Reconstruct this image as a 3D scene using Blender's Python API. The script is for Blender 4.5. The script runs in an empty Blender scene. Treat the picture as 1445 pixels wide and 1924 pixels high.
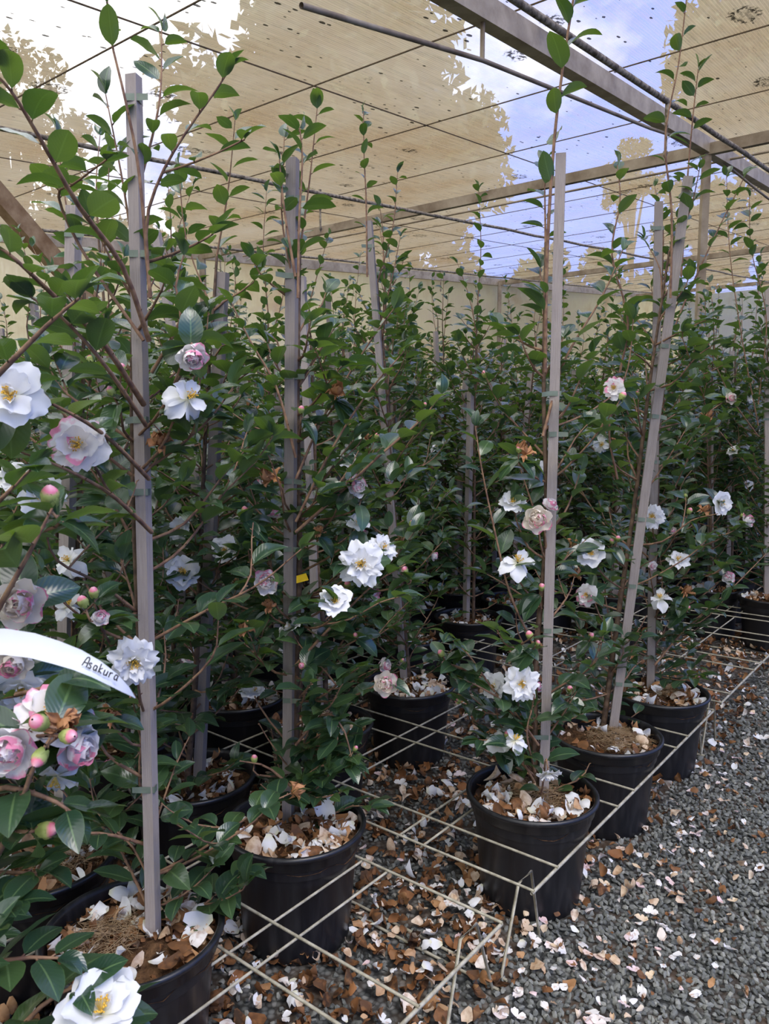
import bpy, math, random
import numpy as np
from mathutils import Vector, Matrix

# ------------------------------------------------------------------ scene, camera, world, exposure
scene = bpy.context.scene
COL = scene.collection
scene.view_settings.view_transform = 'Standard'
scene.view_settings.look = 'None'
scene.view_settings.gamma = 1.0
scene.view_settings.use_curve_mapping = False
scene.view_settings.exposure = 0.62
scene.cycles.use_denoising = True
scene.cycles.max_bounces = 8
scene.cycles.diffuse_bounces = 4
scene.cycles.glossy_bounces = 3
scene.cycles.transmission_bounces = 6
scene.cycles.transparent_max_bounces = 12
scene.cycles.sample_clamp_indirect = 6.0

FPX = 1446.0
PITCH = math.atan(169 / 1446)
CH = 1.2                       # camera height
CP, SP = math.cos(PITCH), math.sin(PITCH)
cam_d = bpy.data.cameras.new('camera')
cam_d.sensor_fit = 'VERTICAL'
cam_d.sensor_height = 36.0
cam_d.lens = FPX / 1924 * 36.0
cam_d.clip_end = 300
cam = bpy.data.objects.new('camera', cam_d)
COL.objects.link(cam)
cam.location = (0, 0, CH)
cam.rotation_euler = (math.pi / 2 - PITCH, 0, 0)
scene.camera = cam
cam_d.dof.use_dof = True
cam_d.dof.focus_distance = 2.3
cam_d.dof.aperture_fstop = 18

world = bpy.data.worlds.new('sky')
scene.world = world
world.use_nodes = True


def build_world():
    nt = world.node_tree
    nt.nodes.clear()
    N = nt.nodes.new
    L = nt.links.new
    out = N('ShaderNodeOutputWorld')
    bg = N('ShaderNodeBackground')
    tc = N('ShaderNodeTexCoord')
    mp = N('ShaderNodeMapping')
    mp.inputs['Location'].default_value = (0.35, 0.1, 0.55)
    mp.inputs['Scale'].default_value = (1.0, 1.0, 1.7)
    noi = N('ShaderNodeTexNoise')
    noi.inputs['Scale'].default_value = 2.6
    noi.inputs['Detail'].default_value = 7
    noi.inputs['Roughness'].default_value = 0.55
    L(tc.outputs['Generated'], mp.inputs['Vector'])
    L(mp.outputs[0], noi.inputs['Vector'])
    sep = N('ShaderNodeSeparateXYZ')
    L(tc.outputs['Generated'], sep.inputs[0])
    # more cloud to the left of the view and behind, blue to the right
    m1 = N('ShaderNodeMath'); m1.operation = 'MULTIPLY'; m1.inputs[1].default_value = -0.75
    L(sep.outputs['X'], m1.inputs[0])
    m2 = N('ShaderNodeMath'); m2.operation = 'ADD'
    L(noi.outputs['Fac'], m2.inputs[0]); L(m1.outputs[0], m2.inputs[1])
    my = N('ShaderNodeMath'); my.operation = 'MULTIPLY'; my.inputs[1].default_value = -0.12
    L(sep.outputs['Y'], my.inputs[0])
    m3 = N('ShaderNodeMath'); m3.operation = 'ADD'
    L(m2.outputs[0], m3.inputs[0]); L(my.outputs[0], m3.inputs[1])
    ramp = N('ShaderNodeValToRGB')
    ramp.color_ramp.elements[0].position = 0.36
    ramp.color_ramp.elements[0].color = (0.15, 0.32, 0.98, 1)
    ramp.color_ramp.elements[1].position = 0.50
    ramp.color_ramp.elements[1].color = (1.08, 1.10, 1.14, 1)
    L(m3.outputs[0], ramp.inputs[0])
    L(ramp.outputs[0], bg.inputs['Color'])
    bg.inputs['Strength'].default_value = 1.25
    L(bg.outputs[0], out.inputs[0])


build_world()

# soft, high, veiled sun
sun_d = bpy.data.lights.new('sun', 'SUN')
sun_d.energy = 1.9
sun_d.angle = math.radians(35)
sun_d.color = (1.0, 0.93, 0.82)
sun = bpy.data.objects.new('sun', sun_d)
COL.objects.link(sun)
sun.rotation_euler = (math.radians(25), math.radians(22), 0)
sun.location = (0, -3, 12)


# ------------------------------------------------------------------ pixel / grid helpers
def ray(px, py):
    x = (px - 722.5) / FPX
    y = (962 - py) / FPX
    return Vector((x, CP + y * SP, -SP + y * CP))


def at(px, py, z=None, Y=None):
    r = ray(px, py)
    t = (z - CH) / r.z if z is not None else Y / r.y
    return Vector((0, 0, CH)) + r * t


ANG = math.radians(38.5)
UX, UY = math.sin(ANG), math.cos(ANG)
VX, VY = -math.cos(ANG), math.sin(ANG)


def W(u, v, z=0.0):
    return Vector((u * UX + v * VX, u * UY + v * VY, z))


def to_uv(p):
    return p[0] * UX + p[1] * UY, p[0] * VX + p[1] * VY


def roof_z(u):
    return 3.42 + 0.091 * (u - 6.43)


# ------------------------------------------------------------------ mesh builder
class MB:
    def __init__(s):
        s.v, s.q, s.t, s.uv, s.n = [], [], [], [], 0
        s.qm, s.tm = [], []

    def add(s, V, Q=None, T=None, UV=None, m=0):
        V = np.asarray(V, dtype=np.float32).reshape(-1, 3)
        if UV is None:
            UV = np.zeros((len(V), 2), dtype=np.float32)
        s.v.append(V)
        s.uv.append(np.asarray(UV, dtype=np.float32))
        if Q is not None and len(Q):
            Q = np.asarray(Q, dtype=np.int32)
            s.q.append(Q + s.n); s.qm.append(np.full(len(Q), m, np.int32))
        if T is not None and len(T):
            T = np.asarray(T, dtype=np.int32)
            s.t.append(T + s.n); s.tm.append(np.full(len(T), m, np.int32))
        s.n += len(V)

    def mesh(s, name, mats, smooth=True):
        me = bpy.data.meshes.new(name)
        V = np.concatenate(s.v) if s.v else np.zeros((0, 3), np.float32)
        UV = np.concatenate(s.uv) if s.uv else np.zeros((0, 2), np.float32)
        Q = np.concatenate(s.q) if s.q else np.zeros((0, 4), np.int32)
        T = np.concatenate(s.t) if s.t else np.zeros((0, 3), np.int32)
        loops = np.concatenate([Q.ravel(), T.ravel()]).astype(np.int32)
        me.vertices.add(len(V)); me.vertices.foreach_set('co', V.ravel())
        me.loops.add(len(loops)); me.loops.foreach_set('vertex_index', loops)
        nf = len(Q) + len(T)
        me.polygons.add(nf)
        st = np.concatenate([np.arange(len(Q)) * 4, len(Q) * 4 + np.arange(len(T)) * 3]).astype(np.int32)
        me.polygons.foreach_set('loop_start', st)
        mi = np.concatenate(s.qm + s.tm) if nf else np.zeros(0, np.int32)
        me.polygons.foreach_set('material_index', mi.astype(np.int32))
        me.polygons.foreach_set('use_smooth', np.full(nf, smooth))
        uvl = me.uv_layers.new(name='UVMap')
        uvl.data.foreach_set('uv', UV[loops].ravel())
        me.update(calc_edges=True)
        me.validate()
        if not isinstance(mats, (list, tuple)):
            mats = [mats]
        for m in mats:
            me.materials.append(m)
        return me

    def build(s, name, mats, parent=None, smooth=True, loc=None):
        o = bpy.data.objects.new(name, s.mesh(name, mats, smooth))
        COL.objects.link(o)
        if parent:
            o.parent = parent
        if loc is not None:
            o.location = loc
        return o


def newobj(name, mesh, parent=None, loc=(0, 0, 0)):
    o = bpy.data.objects.new(name, mesh)
    COL.objects.link(o)
    o.parent = parent
    o.location = loc
    return o


def tag(o, label=None, cat=None, group=None, kind=None):
    if label: o['label'] = label
    if cat: o['category'] = cat
    if group: o['group'] = group
    if kind: o['kind'] = kind
    return o


def empty(name, loc, rz=0):
    o = bpy.data.objects.new(name, None)
    o.empty_display_size = 0.1
    COL.objects.link(o)
    o.location = loc
    o.rotation_euler = (0, 0, rz)
    return o


def box(mb, c, size, R=None, m=0):
    sx, sy, sz = [k / 2 for k in size]
    P = np.array([[x, y, z] for x in (-sx, sx) for y in (-sy, sy) for z in (-sz, sz)], float)
    if R is not None:
        P = P @ np.array(R).T
    P = P + np.array(c)
    Q = [[0, 1, 3, 2], [4, 6, 7, 5], [0, 4, 5, 1], [2, 3, 7, 6], [0, 2, 6, 4], [1, 5, 7, 3]]
    # separate faces -> own uv
    for q in Q:
        mb.add(P[q], [[0, 1, 2, 3]], UV=[[0, 0], [0, 1], [1, 1], [1, 0]], m=m)


def frame_from(d, up=(0, 0, 1)):
    d = Vector(d).normalized()
    up = Vector(up)
    if abs(d.dot(up.normalized())) > 0.98:
        up = Vector((1, 0, 0))
    x = d.cross(up).normalized()
    z = x.cross(d).normalized()
    return x, d, z          # across, along, normal


def bar(mb, a, b, w, h, up=(0, 0, 1), m=0, taper=1.0):
    """square section bar with its length in uv.v"""
    a, b = Vector(a), Vector(b)
    x, d, z = frame_from(b - a, up)
    L = (b - a).length
    c = []
    for p, k in ((a, 1.0), (b, taper)):
        for sx, sz in ((-1, -1), (1, -1), (1, 1), (-1, 1)):
            c.append(p + x * (sx * w / 2 * k) + z * (sz * h / 2 * k))
    for i in range(4):
        j = (i + 1) % 4
        mb.add([c[i], c[j], c[4 + j], c[4 + i]], [[0, 1, 2, 3]], UV=[[i, 0], [i + .9, 0], [i + .9, L], [i, L]], m=m)
    mb.add(c[:4], [[3, 2, 1, 0]], m=m)
    mb.add(c[4:], [[0, 1, 2, 3]], m=m)


def tube(mb, pts, radii, n=6, m=0):
    pts = [Vector(p) for p in pts]
    if not hasattr(radii, '__len__'):
        radii = [radii] * len(pts)
    prev = None
    V, UV = [], []
    acc = 0
    for i, p in enumerate(pts):
        d = (pts[min(i + 1, len(pts) - 1)] - pts[max(i - 1, 0)])
        if d.length < 1e-9: d = Vector((0, 0, 1))
        d.normalize()
        if prev is None:
            x = d.orthogonal().normalized()
        else:
            x = (prev - d * prev.dot(d))
            x = x.normalized() if x.length > 1e-6 else d.orthogonal().normalized()
        prev = x
        y = d.cross(x)
        if i: acc += (p - pts[i - 1]).length
        for k in range(n):
            a = 2 * math.pi * k / n
            V.append(p + (x * math.cos(a) + y * math.sin(a)) * radii[i])
            UV.append((k / n, acc))
    Q = []
    for i in range(len(pts) - 1):
        for k in range(n):
            j = (k + 1) % n
            Q.append([i * n + k, i * n + j, (i + 1) * n + j, (i + 1) * n + k])
    mb.add([tuple(v) for v in V], Q, UV=UV, m=m)


def lathe(mb, prof, n=40, c=(0, 0, 0), m=0):
    V, Q, UV = [], [], []
    for i, (r, z) in enumerate(prof):
        for k in range(n):
            a = 2 * math.pi * k / n
            V.append((c[0] + r * math.cos(a), c[1] + r * math.sin(a), c[2] + z))
            UV.append((k / n, i))
    for i in range(len(prof) - 1):
        for k in range(n):
            j = (k + 1) % n
            Q.append([i * n + k, i * n + j, (i + 1) * n + j, (i + 1) * n + k])
    mb.add(V, Q, UV=UV, m=m)


# ------------------------------------------------------------------ materials
class NT:
    def __init__(s, name):
        s.m = bpy.data.materials.new(name)
        s.m.use_nodes = True
        s.t = s.m.node_tree
        s.t.nodes.clear()
        s.out = s.n('ShaderNodeOutputMaterial')

    def n(s, t, **kw):
        nd = s.t.nodes.new(t)
        for k, v in kw.items():
            setattr(nd, k, v)
        return nd

    def l(s, a, b):
        s.t.links.new(a, b)

    def pr(s, col=None, rough=0.6, spec=0.5):
        p = s.n('ShaderNodeBsdfPrincipled')
        if col is not None:
            if isinstance(col, tuple): p.inputs['Base Color'].default_value = (*col[:3], 1)
            else: s.l(col, p.inputs['Base Color'])
        p.inputs['Roughness'].default_value = rough
        p.inputs['Specular IOR Level'].default_value = spec
        return p

    def noise(s, scale, detail=4, vec=None, rough=0.5):
        nd = s.n('ShaderNodeTexNoise')
        nd.inputs['Scale'].default_value = scale
        nd.inputs['Detail'].default_value = detail
        nd.inputs['Roughness'].default_value = rough
        if vec is not None: s.l(vec, nd.inputs['Vector'])
        return nd

    def ramp(s, src, stops, interp='LINEAR'):
        r = s.n('ShaderNodeValToRGB')
        r.color_ramp.interpolation = interp
        e = r.color_ramp.elements
        while len(e) < len(stops): e.new(0.5)
        for k, (p, c) in enumerate(stops):
            e[k].position = p
            e[k].color = (c, c, c, 1) if not hasattr(c, '__len__') else (*c[:3], 1)
        s.l(src, r.inputs[0])
        return r.outputs[0]

    def mixc(s, f, a, b, mode='MIX'):
        m = s.n('ShaderNodeMix', data_type='RGBA', blend_type=mode)
        for sock, v in ((m.inputs[0], f), (m.inputs[6], a), (m.inputs[7], b)):
            if isinstance(v, (int, float)): sock.default_value = v
            elif isinstance(v, tuple): sock.default_value = (*v[:3], 1)
            else: s.l(v, sock)
        return m.outputs[2]

    def math(s, op, a, b=0.0):
        m = s.n('ShaderNodeMath', operation=op)
        for sock, v in ((m.inputs[0], a), (m.inputs[1], b)):
            if isinstance(v, (int, float)): sock.default_value = v
            else: s.l(v, sock)
        return m.outputs[0]

    def bump(s, h, p, strength=0.3, dist=0.01):
        b = s.n('ShaderNodeBump')
        b.inputs['Strength'].default_value = strength
        b.inputs['Distance'].default_value = dist
        s.l(h, b.inputs['Height'])
        s.l(b.outputs[0], p.inputs['Normal'])

    def island(s):
        return s.n('ShaderNodeNewGeometry').outputs['Random Per Island']

    def mixs(s, f, a, b):
        m = s.n('ShaderNodeMixShader')
        if isinstance(f, (int, float)): m.inputs[0].default_value = f
        else: s.l(f, m.inputs[0])
        s.l(a, m.inputs[1]); s.l(b, m.inputs[2])
        return m.outputs[0]

    def done(s, sh):
        s.l(sh, s.out.inputs[0])
        return s.m


def mat_leaf():
    t = NT('leaf')
    isl = t.island()
    uv = t.n('ShaderNodeTexCoord')
    sep = t.n('ShaderNodeSeparateXYZ')
    t.l(uv.outputs['UV'], sep.inputs[0])
    top = t.ramp(isl, [(0, (0.016, 0.040, 0.025)), (0.45, (0.025, 0.056, 0.034)), (0.8, (0.034, 0.070, 0.036)), (1.0, (0.052, 0.096, 0.034))])
    # pale midrib and faint side veins
    dx = t.math('ABSOLUTE', t.math('SUBTRACT', sep.outputs['X'], 0.5))
    rib = t.ramp(dx, [(0.018, 1.0), (0.045, 0.0)])
    side = t.math('SINE', t.math('MULTIPLY', t.math('SUBTRACT', sep.outputs['Y'], t.math('MULTIPLY', dx, 0.55)), 62.0))
    sidem = t.ramp(side, [(0.86, 0.0), (1.0, 0.22)])
    col = t.mixc(sidem, top, (0.05, 0.12, 0.05))
    col = t.mixc(t.math('MULTIPLY', rib, 0.6), col, (0.14, 0.23, 0.09))
    edge = t.ramp(dx, [(0.46, 0.0), (0.5, 0.5)])
    col = t.mixc(edge, col, (0.09, 0.16, 0.05))
    geo = t.n('ShaderNodeNewGeometry')
    back = t.mixc(0.35, col, (0.06, 0.13, 0.04))
    col2 = t.mixc(geo.outputs['Backfacing'], col, back)
    p = t.pr(col2, 0.3, 0.7)
    p.inputs['Coat Weight'].default_value = 0.35
    p.inputs['Coat Roughness'].default_value = 0.2
    rr = t.math('ADD', t.math('MULTIPLY', geo.outputs['Backfacing'], 0.25), 0.25)
    t.l(rr, p.inputs['Roughness'])
    t.bump(t.math('ADD', side, t.math('MULTIPLY', rib, -2.0)), p, 0.12, 0.0005)
    tr = t.n('ShaderNodeBsdfTranslucent')
    tcol = t.ramp(isl, [(0, (0.13, 0.26, 0.02)), (1, (0.26, 0.42, 0.04))])
    t.l(tcol, tr.inputs['Color'])
    return t.done(t.mixs(0.20, p.outputs[0], tr.outputs[0]))


def mat_bark(name, c1, c2):
    t = NT(name)
    tc = t.n('ShaderNodeTexCoord')
    n = t.noise(60, 4, tc.outputs['Object'])
    col = t.ramp(n.outputs['Fac'], [(0.35, c1), (0.7, c2)])
    p = t.pr(col, 0.75, 0.25)
    t.bump(n.outputs['Fac'], p, 0.4, 0.002)
    return t.done(p.outputs[0])


def mat_stake():
    t = NT('weathered_hardwood')
    tc = t.n('ShaderNodeTexCoord')
    mp = t.n('ShaderNodeMapping')
    mp.inputs['Scale'].default_value = (9, 1.1, 1)
    t.l(tc.outputs['UV'], mp.inputs[0])
    n = t.noise(9, 6, mp.outputs[0], 0.7)
    n2 = t.noise(2.2, 3, tc.outputs['Object'])
    oi = t.n('ShaderNodeObjectInfo')
    col = t.ramp(n.outputs['Fac'], [(0.3, (0.18, 0.145, 0.125)), (0.48, (0.38, 0.325, 0.295)), (0.68, (0.56, 0.50, 0.465))])
    col = t.mixc(t.math('MULTIPLY', n2.outputs['Fac'], 0.4), col, (0.25, 0.20, 0.17))
    hsv = t.n('ShaderNodeHueSaturation')
    t.l(t.math('ADD', t.math('MULTIPLY', oi.outputs['Random'], 0.35), 0.85), hsv.inputs['Value'])
    t.l(col, hsv.inputs['Color'])
    p = t.pr(hsv.outputs[0], 0.8, 0.2)
    t.bump(n.outputs['Fac'], p, 0.8, 0.003)
    return t.done(p.outputs[0])


def mat_petal(name, c_in, c_out, pink=0.0, trans=0.3):
    t = NT(name)
    isl = t.island()
    tc = t.n('ShaderNodeTexCoord')
    sep = t.n('ShaderNodeSeparateXYZ')
    t.l(tc.outputs['UV'], sep.inputs[0])
    col = t.ramp(sep.outputs['Y'], [(0.0, c_in), (0.35, c_out), (1.0, c_out)])
    if pink > 0:
        n = t.noise(55, 3, tc.outputs['Object'])
        a = t.math('ADD', sep.outputs['Y'], t.math('MULTIPLY', t.math('SUBTRACT', n.outputs['Fac'], 0.5), 1.1))
        a = t.math('ADD', a, t.math('MULTIPLY', t.math('SUBTRACT', isl, 0.62), 0.9))
        f = t.ramp(a, [(1.0 - 0.18 * pink, 0.0), (1.22 - 0.18 * pink, 0.85)])
        col = t.mixc(f, col, (0.78, 0.20, 0.36))
    streak = t.noise(14, 3)
    mp = t.n('ShaderNodeMapping'); mp.inputs['Scale'].default_value = (7, 0.6, 1)
    t.l(tc.outputs['UV'], mp.inputs[0]); t.l(mp.outputs[0], streak.inputs['Vector'])
    p = t.pr(col, 0.55, 0.3)
    t.bump(streak.outputs['Fac'], p, 0.35, 0.001)
    tr = t.n('ShaderNodeBsdfTranslucent')
    t.l(col, tr.inputs['Color'])
    return t.done(t.mixs(trans, p.outputs[0], tr.outputs[0]))


def mat_bud():
    t = NT('bud')
    tc = t.n('ShaderNodeTexCoord')
    sep = t.n('ShaderNodeSeparateXYZ')
    t.l(tc.outputs['UV'], sep.inputs[0])
    n = t.noise(90, 3, tc.outputs['Object'])
    a = t.math('ADD', sep.outputs['Y'], t.math('MULTIPLY', t.math('SUBTRACT', n.outputs['Fac'], 0.5), 0.35))
    col = t.ramp(a, [(0.0, (0.17, 0.22, 0.05)), (0.62, (0.30, 0.34, 0.10)), (0.76, (0.66, 0.16, 0.24)), (1.0, (0.82, 0.50, 0.52))])
    return t.done(t.pr(col, 0.5, 0.4).outputs[0])


def mat_litter(name, stops):
    t = NT(name)
    isl = t.island()
    tc = t.n('ShaderNodeTexCoord')
    col = t.ramp(isl, stops)
    n = t.noise(70, 3, tc.outputs['Object'])
    f = t.ramp(n.outputs['Fac'], [(0.45, 0.0), (0.65, 0.55)])
    col = t.mixc(f, col, (0.30, 0.13, 0.045))
    p = t.pr(col, 0.65, 0.3)
    tr = t.n('ShaderNodeBsdfTranslucent')
    t.l(col, tr.inputs['Color'])
    return t.done(t.mixs(0.2, p.outputs[0], tr.outputs[0]))


def mat_fresh():
    t = NT('fresh_fallen_petal')
    tc = t.n('ShaderNodeTexCoord')
    oi = t.n('ShaderNodeObjectInfo')
    base = t.ramp(oi.outputs['Random'], [(0, (0.80, 0.80, 0.82)), (0.6, (0.80, 0.76, 0.72)), (0.8, (0.78, 0.58, 0.60)), (0.9, (0.74, 0.58, 0.40))])
    n = t.noise(60, 3, tc.outputs['Object'])
    sep = t.n('ShaderNodeSeparateXYZ')
    t.l(tc.outputs['UV'], sep.inputs[0])
    a = t.math('ADD', n.outputs['Fac'], t.math('MULTIPLY', sep.outputs['Y'], -0.25))
    f = t.ramp(a, [(0.46, 0.0), (0.6, 0.7)])
    col = t.mixc(f, base, (0.50, 0.27, 0.12))
    p = t.pr(col, 0.5, 0.3)
    tr = t.n('ShaderNodeBsdfTranslucent')
    t.l(col, tr.inputs['Color'])
    return t.done(t.mixs(0.2, p.outputs[0], tr.outputs[0]))


def mat_pot():
    t = NT('black_plastic')
    tc = t.n('ShaderNodeTexCoord')
    mp = t.n('ShaderNodeMapping'); mp.inputs['Scale'].default_value = (26, 26, 2.5)
    t.l(tc.outputs['Object'], mp.inputs[0])
    n = t.noise(2.0, 5, mp.outputs[0], 0.65)
    col = t.ramp(n.outputs['Fac'], [(0.5, (0.010, 0.010, 0.012)), (0.72, (0.020, 0.019, 0.020)), (0.85, (0.075, 0.068, 0.062))])
    p = t.pr(col, 0.38, 0.5)
    rr = t.ramp(n.outputs['Fac'], [(0.4, 0.30), (0.8, 0.55)])
    t.l(rr, p.inputs['Roughness'])
    return t.done(p.outputs[0])


def mat_simple(name, c1, c2, scale=20, rough=0.7, spec=0.3, bump=0.3, metal=0.0, dist=0.004):
    t = NT(name)
    tc = t.n('ShaderNodeTexCoord')
    n = t.noise(scale, 6, tc.outputs['Object'], 0.6)
    col = t.ramp(n.outputs['Fac'], [(0.35, c1), (0.68, c2)])
    p = t.pr(col, rough, spec)
    p.inputs['Metallic'].default_value = metal
    t.bump(n.outputs['Fac'], p, bump, dist)
    return t.done(p.outputs[0])


def mat_gravel_stone():
    t = NT('blue_metal_gravel')
    isl = t.island()
    tc = t.n('ShaderNodeTexCoord')
    n = t.noise(220, 3, tc.outputs['Object'])
    col = t.ramp(isl, [(0, (0.065, 0.069, 0.065)), (0.4, (0.115, 0.12, 0.112)), (0.8, (0.18, 0.185, 0.17)), (1, (0.25, 0.25, 0.225))])
    col = t.mixc(t.ramp(n.outputs['Fac'], [(0.4, 0.0), (0.8, 0.4)]), col, (0.22, 0.22, 0.20))
    return t.done(t.pr(col, 0.75, 0.3).outputs[0])


def mat_ground():
    t = NT('gravel_bed')
    tc = t.n('ShaderNodeTexCoord')
    vo = t.n('ShaderNodeTexVoronoi'); vo.inputs["Scale"].default_value = 75
    t.l(tc.outputs['Object'], vo.inputs['Vector'])
    sep = t.n('ShaderNodeSeparateColor')
    t.l(vo.outputs['Color'], sep.inputs[0])
    col = t.ramp(sep.outputs[0], [(0, (0.055, 0.058, 0.056)), (0.6, (0.12, 0.125, 0.12)), (1, (0.21, 0.21, 0.20))])
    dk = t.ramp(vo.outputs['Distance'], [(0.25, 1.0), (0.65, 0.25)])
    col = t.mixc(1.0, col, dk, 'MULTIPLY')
    n = t.noise(9, 5, tc.outputs['Object'])
    col = t.mixc(t.ramp(n.outputs['Fac'], [(0.45, 0.0), (0.65, 0.6)]), col, (0.085, 0.05, 0.028))
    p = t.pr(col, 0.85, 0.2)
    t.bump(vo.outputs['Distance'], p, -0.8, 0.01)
    return t.done(p.outputs[0])


def mat_roof(name='clear_ribbed_sheet', veil=0.46, lichen=True, tan=(0.60, 0.47, 0.28)):
    t = NT(name)
    tc = t.n('ShaderNodeTexCoord')
    uv = tc.outputs['UV']                      # u = metres across the ribs, v = metres along
    sep = t.n('ShaderNodeSeparateXYZ'); t.l(uv, sep.inputs[0])
    rib = t.math('SINE', t.math('MULTIPLY', sep.outputs['X'], 2 * math.pi / 0.016))
    ribm = t.ramp(rib, [(0.4, 0.0), (1.0, 1.0)])
    big = t.noise(0.9, 5, uv, 0.6)
    mpl = t.n('ShaderNodeMapping'); mpl.inputs['Scale'].default_value = (22, 1.2, 1); t.l(uv, mpl.inputs[0])
    strk = t.noise(2.2, 4, mpl.outputs[0], 0.7)
    dirt = t.ramp(big.outputs['Fac'], [(0.3, (0.68, 0.56, 0.37)), (0.5, tan), (0.72, (0.52, 0.35, 0.17))])
    dirt = t.mixc(t.ramp(strk.outputs['Fac'], [(0.4, 0.0), (0.75, 0.35)]), dirt, (0.50, 0.38, 0.22))
    tr = t.n('ShaderNodeBsdfTranslucent'); t.l(dirt, tr.inputs['Color'])
    df = t.n('ShaderNodeBsdfDiffuse'); t.l(dirt, df.inputs['Color'])
    film = t.mixs(0.3, tr.outputs[0], df.outputs[0])
    gl = t.n('ShaderNodeBsdfGlossy'); gl.inputs['Roughness'].default_value = 0.25
    gl.inputs['Color'].default_value = (0.8, 0.8, 0.8, 1)
    clear = t.n('ShaderNodeBsdfTransparent'); clear.inputs['Color'].default_value = (0.93, 0.94, 0.96, 1)
    fac = t.math('ADD', t.math('MULTIPLY', ribm, 0.10), t.math('ADD', t.math('MULTIPLY', t.math('SUBTRACT', strk.outputs['Fac'], 0.5), 0.5), veil))
    sh = t.mixs(fac, clear.outputs[0], film)
    if lichen:
        mp = t.n('ShaderNodeMapping'); mp.inputs['Scale'].default_value = (1.0, 0.62, 1); t.l(uv, mp.inputs[0])
        vo = t.n('ShaderNodeTexVoronoi'); vo.inputs['Scale'].default_value = 2.3; t.l(mp.outputs[0], vo.inputs['Vector'])
        wob = t.noise(24, 4, uv, 0.7)
        d = t.math('ADD', vo.outputs['Distance'], t.math('MULTIPLY', t.math('SUBTRACT', wob.outputs['Fac'], 0.5), 0.16))
        patch = t.ramp(d, [(0.085, 0.45), (0.11, 1.0), (0.15, 1.0), (0.185, 0.0)])
        sp = t.noise(46, 3, mp.outputs[0], 0.7)
        grain = t.ramp(sp.outputs['Fac'], [(0.47, 0.0), (0.53, 1.0)])
        patch = t.math('MULTIPLY', patch, grain)
        area = t.noise(1.3, 3, uv)
        am = t.ramp(area.outputs['Fac'], [(0.34, 0.25), (0.6, 1.0)])
        mp2 = t.n('ShaderNodeMapping'); mp2.inputs['Scale'].default_value = (1.0, 0.45, 1); t.l(uv, mp2.inputs[0])
        v2 = t.n('ShaderNodeTexVoronoi'); v2.inputs['Scale'].default_value = 19; t.l(mp2.outputs[0], v2.inputs['Vector'])
        s2 = t.n('ShaderNodeSeparateColor'); t.l(v2.outputs['Color'], s2.inputs[0])
        rad = t.math('MULTIPLY', s2.outputs[0], 0.22)
        spk = t.math('LESS_THAN', t.math('ADD', v2.outputs['Distance'], t.math('MULTIPLY', t.math('SUBTRACT', wob.outputs['Fac'], 0.5), 0.25)), t.math('MULTIPLY', rad, am))
        lm = t.math('MAXIMUM', patch, spk)
        dark = t.n('ShaderNodeBsdfDiffuse'); dark.inputs['Color'].default_value = (0.035, 0.032, 0.026, 1)
        sh = t.mixs(t.math('MULTIPLY', lm, 0.9), sh, dark.outputs[0])
    sh = t.mixs(0.04, sh, gl.outputs[0])
    return t.done(sh)


M = {}
M['leaf'] = mat_leaf()
M['stem'] = mat_bark('camellia_bark', (0.065, 0.042, 0.03), (0.17, 0.11, 0.07))
M['shoot'] = mat_bark('young_shoot', (0.13, 0.07, 0.05), (0.30, 0.18, 0.10))
M['stake'] = mat_stake()
M['tie'] = mat_simple('green_tie_tape', (0.12, 0.15, 0.11), (0.18, 0.215, 0.165), 30, 0.45, 0.4, 0.1)
M['petal'] = mat_petal('white_petal', (0.80, 0.78, 0.55), (0.86, 0.86, 0.87), 0.0)
M['petal_pink'] = mat_petal('pink_edged_petal', (0.84, 0.80, 0.66), (0.86, 0.83, 0.82), 1.0)
M['petal_cream'] = mat_petal('cream_petal', (0.84, 0.76, 0.50), (0.85, 0.78, 0.68), 0.15)
M['spent'] = mat_petal('withered_petal', (0.34, 0.15, 0.05), (0.45, 0.22, 0.10), 0.0, 0.15)
M['stamen'] = mat_simple('yellow_stamen', (0.75, 0.50, 0.10), (0.85, 0.66, 0.22), 60, 0.6, 0.3, 0.0)
M['anther'] = mat_simple('ochre_anther', (0.65, 0.36, 0.04), (0.78, 0.50, 0.08), 60, 0.7, 0.2, 0.0)
M['bud'] = mat_bud()
M['pot'] = mat_pot()
M['soil'] = mat_simple('potting_mix', (0.055, 0.030, 0.018), (0.20, 0.11, 0.055), 60, 0.95, 0.1, 1.0, 0.0, 0.02)
M['coir'] = mat_simple('coir_fibre', (0.20, 0.13, 0.07), (0.42, 0.30, 0.18), 40, 0.9, 0.1, 0.4)
M['litter'] = mat_litter('browning_petals', [(0, (0.08, 0.038, 0.02)), (0.28, (0.22, 0.105, 0.045)), (0.45, (0.44, 0.24, 0.11)), (0.62, (0.62, 0.46, 0.31)), (0.82, (0.74, 0.62, 0.50)), (0.93, (0.80, 0.76, 0.73))])
M['mulch'] = mat_litter('leaf_litter', [(0, (0.030, 0.017, 0.011)), (0.4, (0.085, 0.042, 0.02)), (0.75, (0.20, 0.085, 0.032)), (1.0, (0.34, 0.15, 0.06))])
M['fresh'] = mat_fresh()
M['wire'] = mat_simple('galvanised_wire', (0.25, 0.225, 0.16), (0.46, 0.43, 0.34), 45, 0.55, 0.4, 0.3)
M['gravel'] = mat_gravel_stone()
M['ground'] = mat_ground()
M['roof'] = mat_roof()
M['wallsheet'] = mat_roof('dirty_wall_sheet', 1.0, False, (0.72, 0.64, 0.38))
M['steel'] = mat_simple('painted_steel', (0.16, 0.115, 0.07), (0.36, 0.30, 0.22), 5, 0.55, 0.4, 0.2)
M['galv'] = mat_simple('galvanised_steel', (0.27, 0.215, 0.14), (0.48, 0.41, 0.30), 7, 0.5, 0.5, 0.2)
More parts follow.
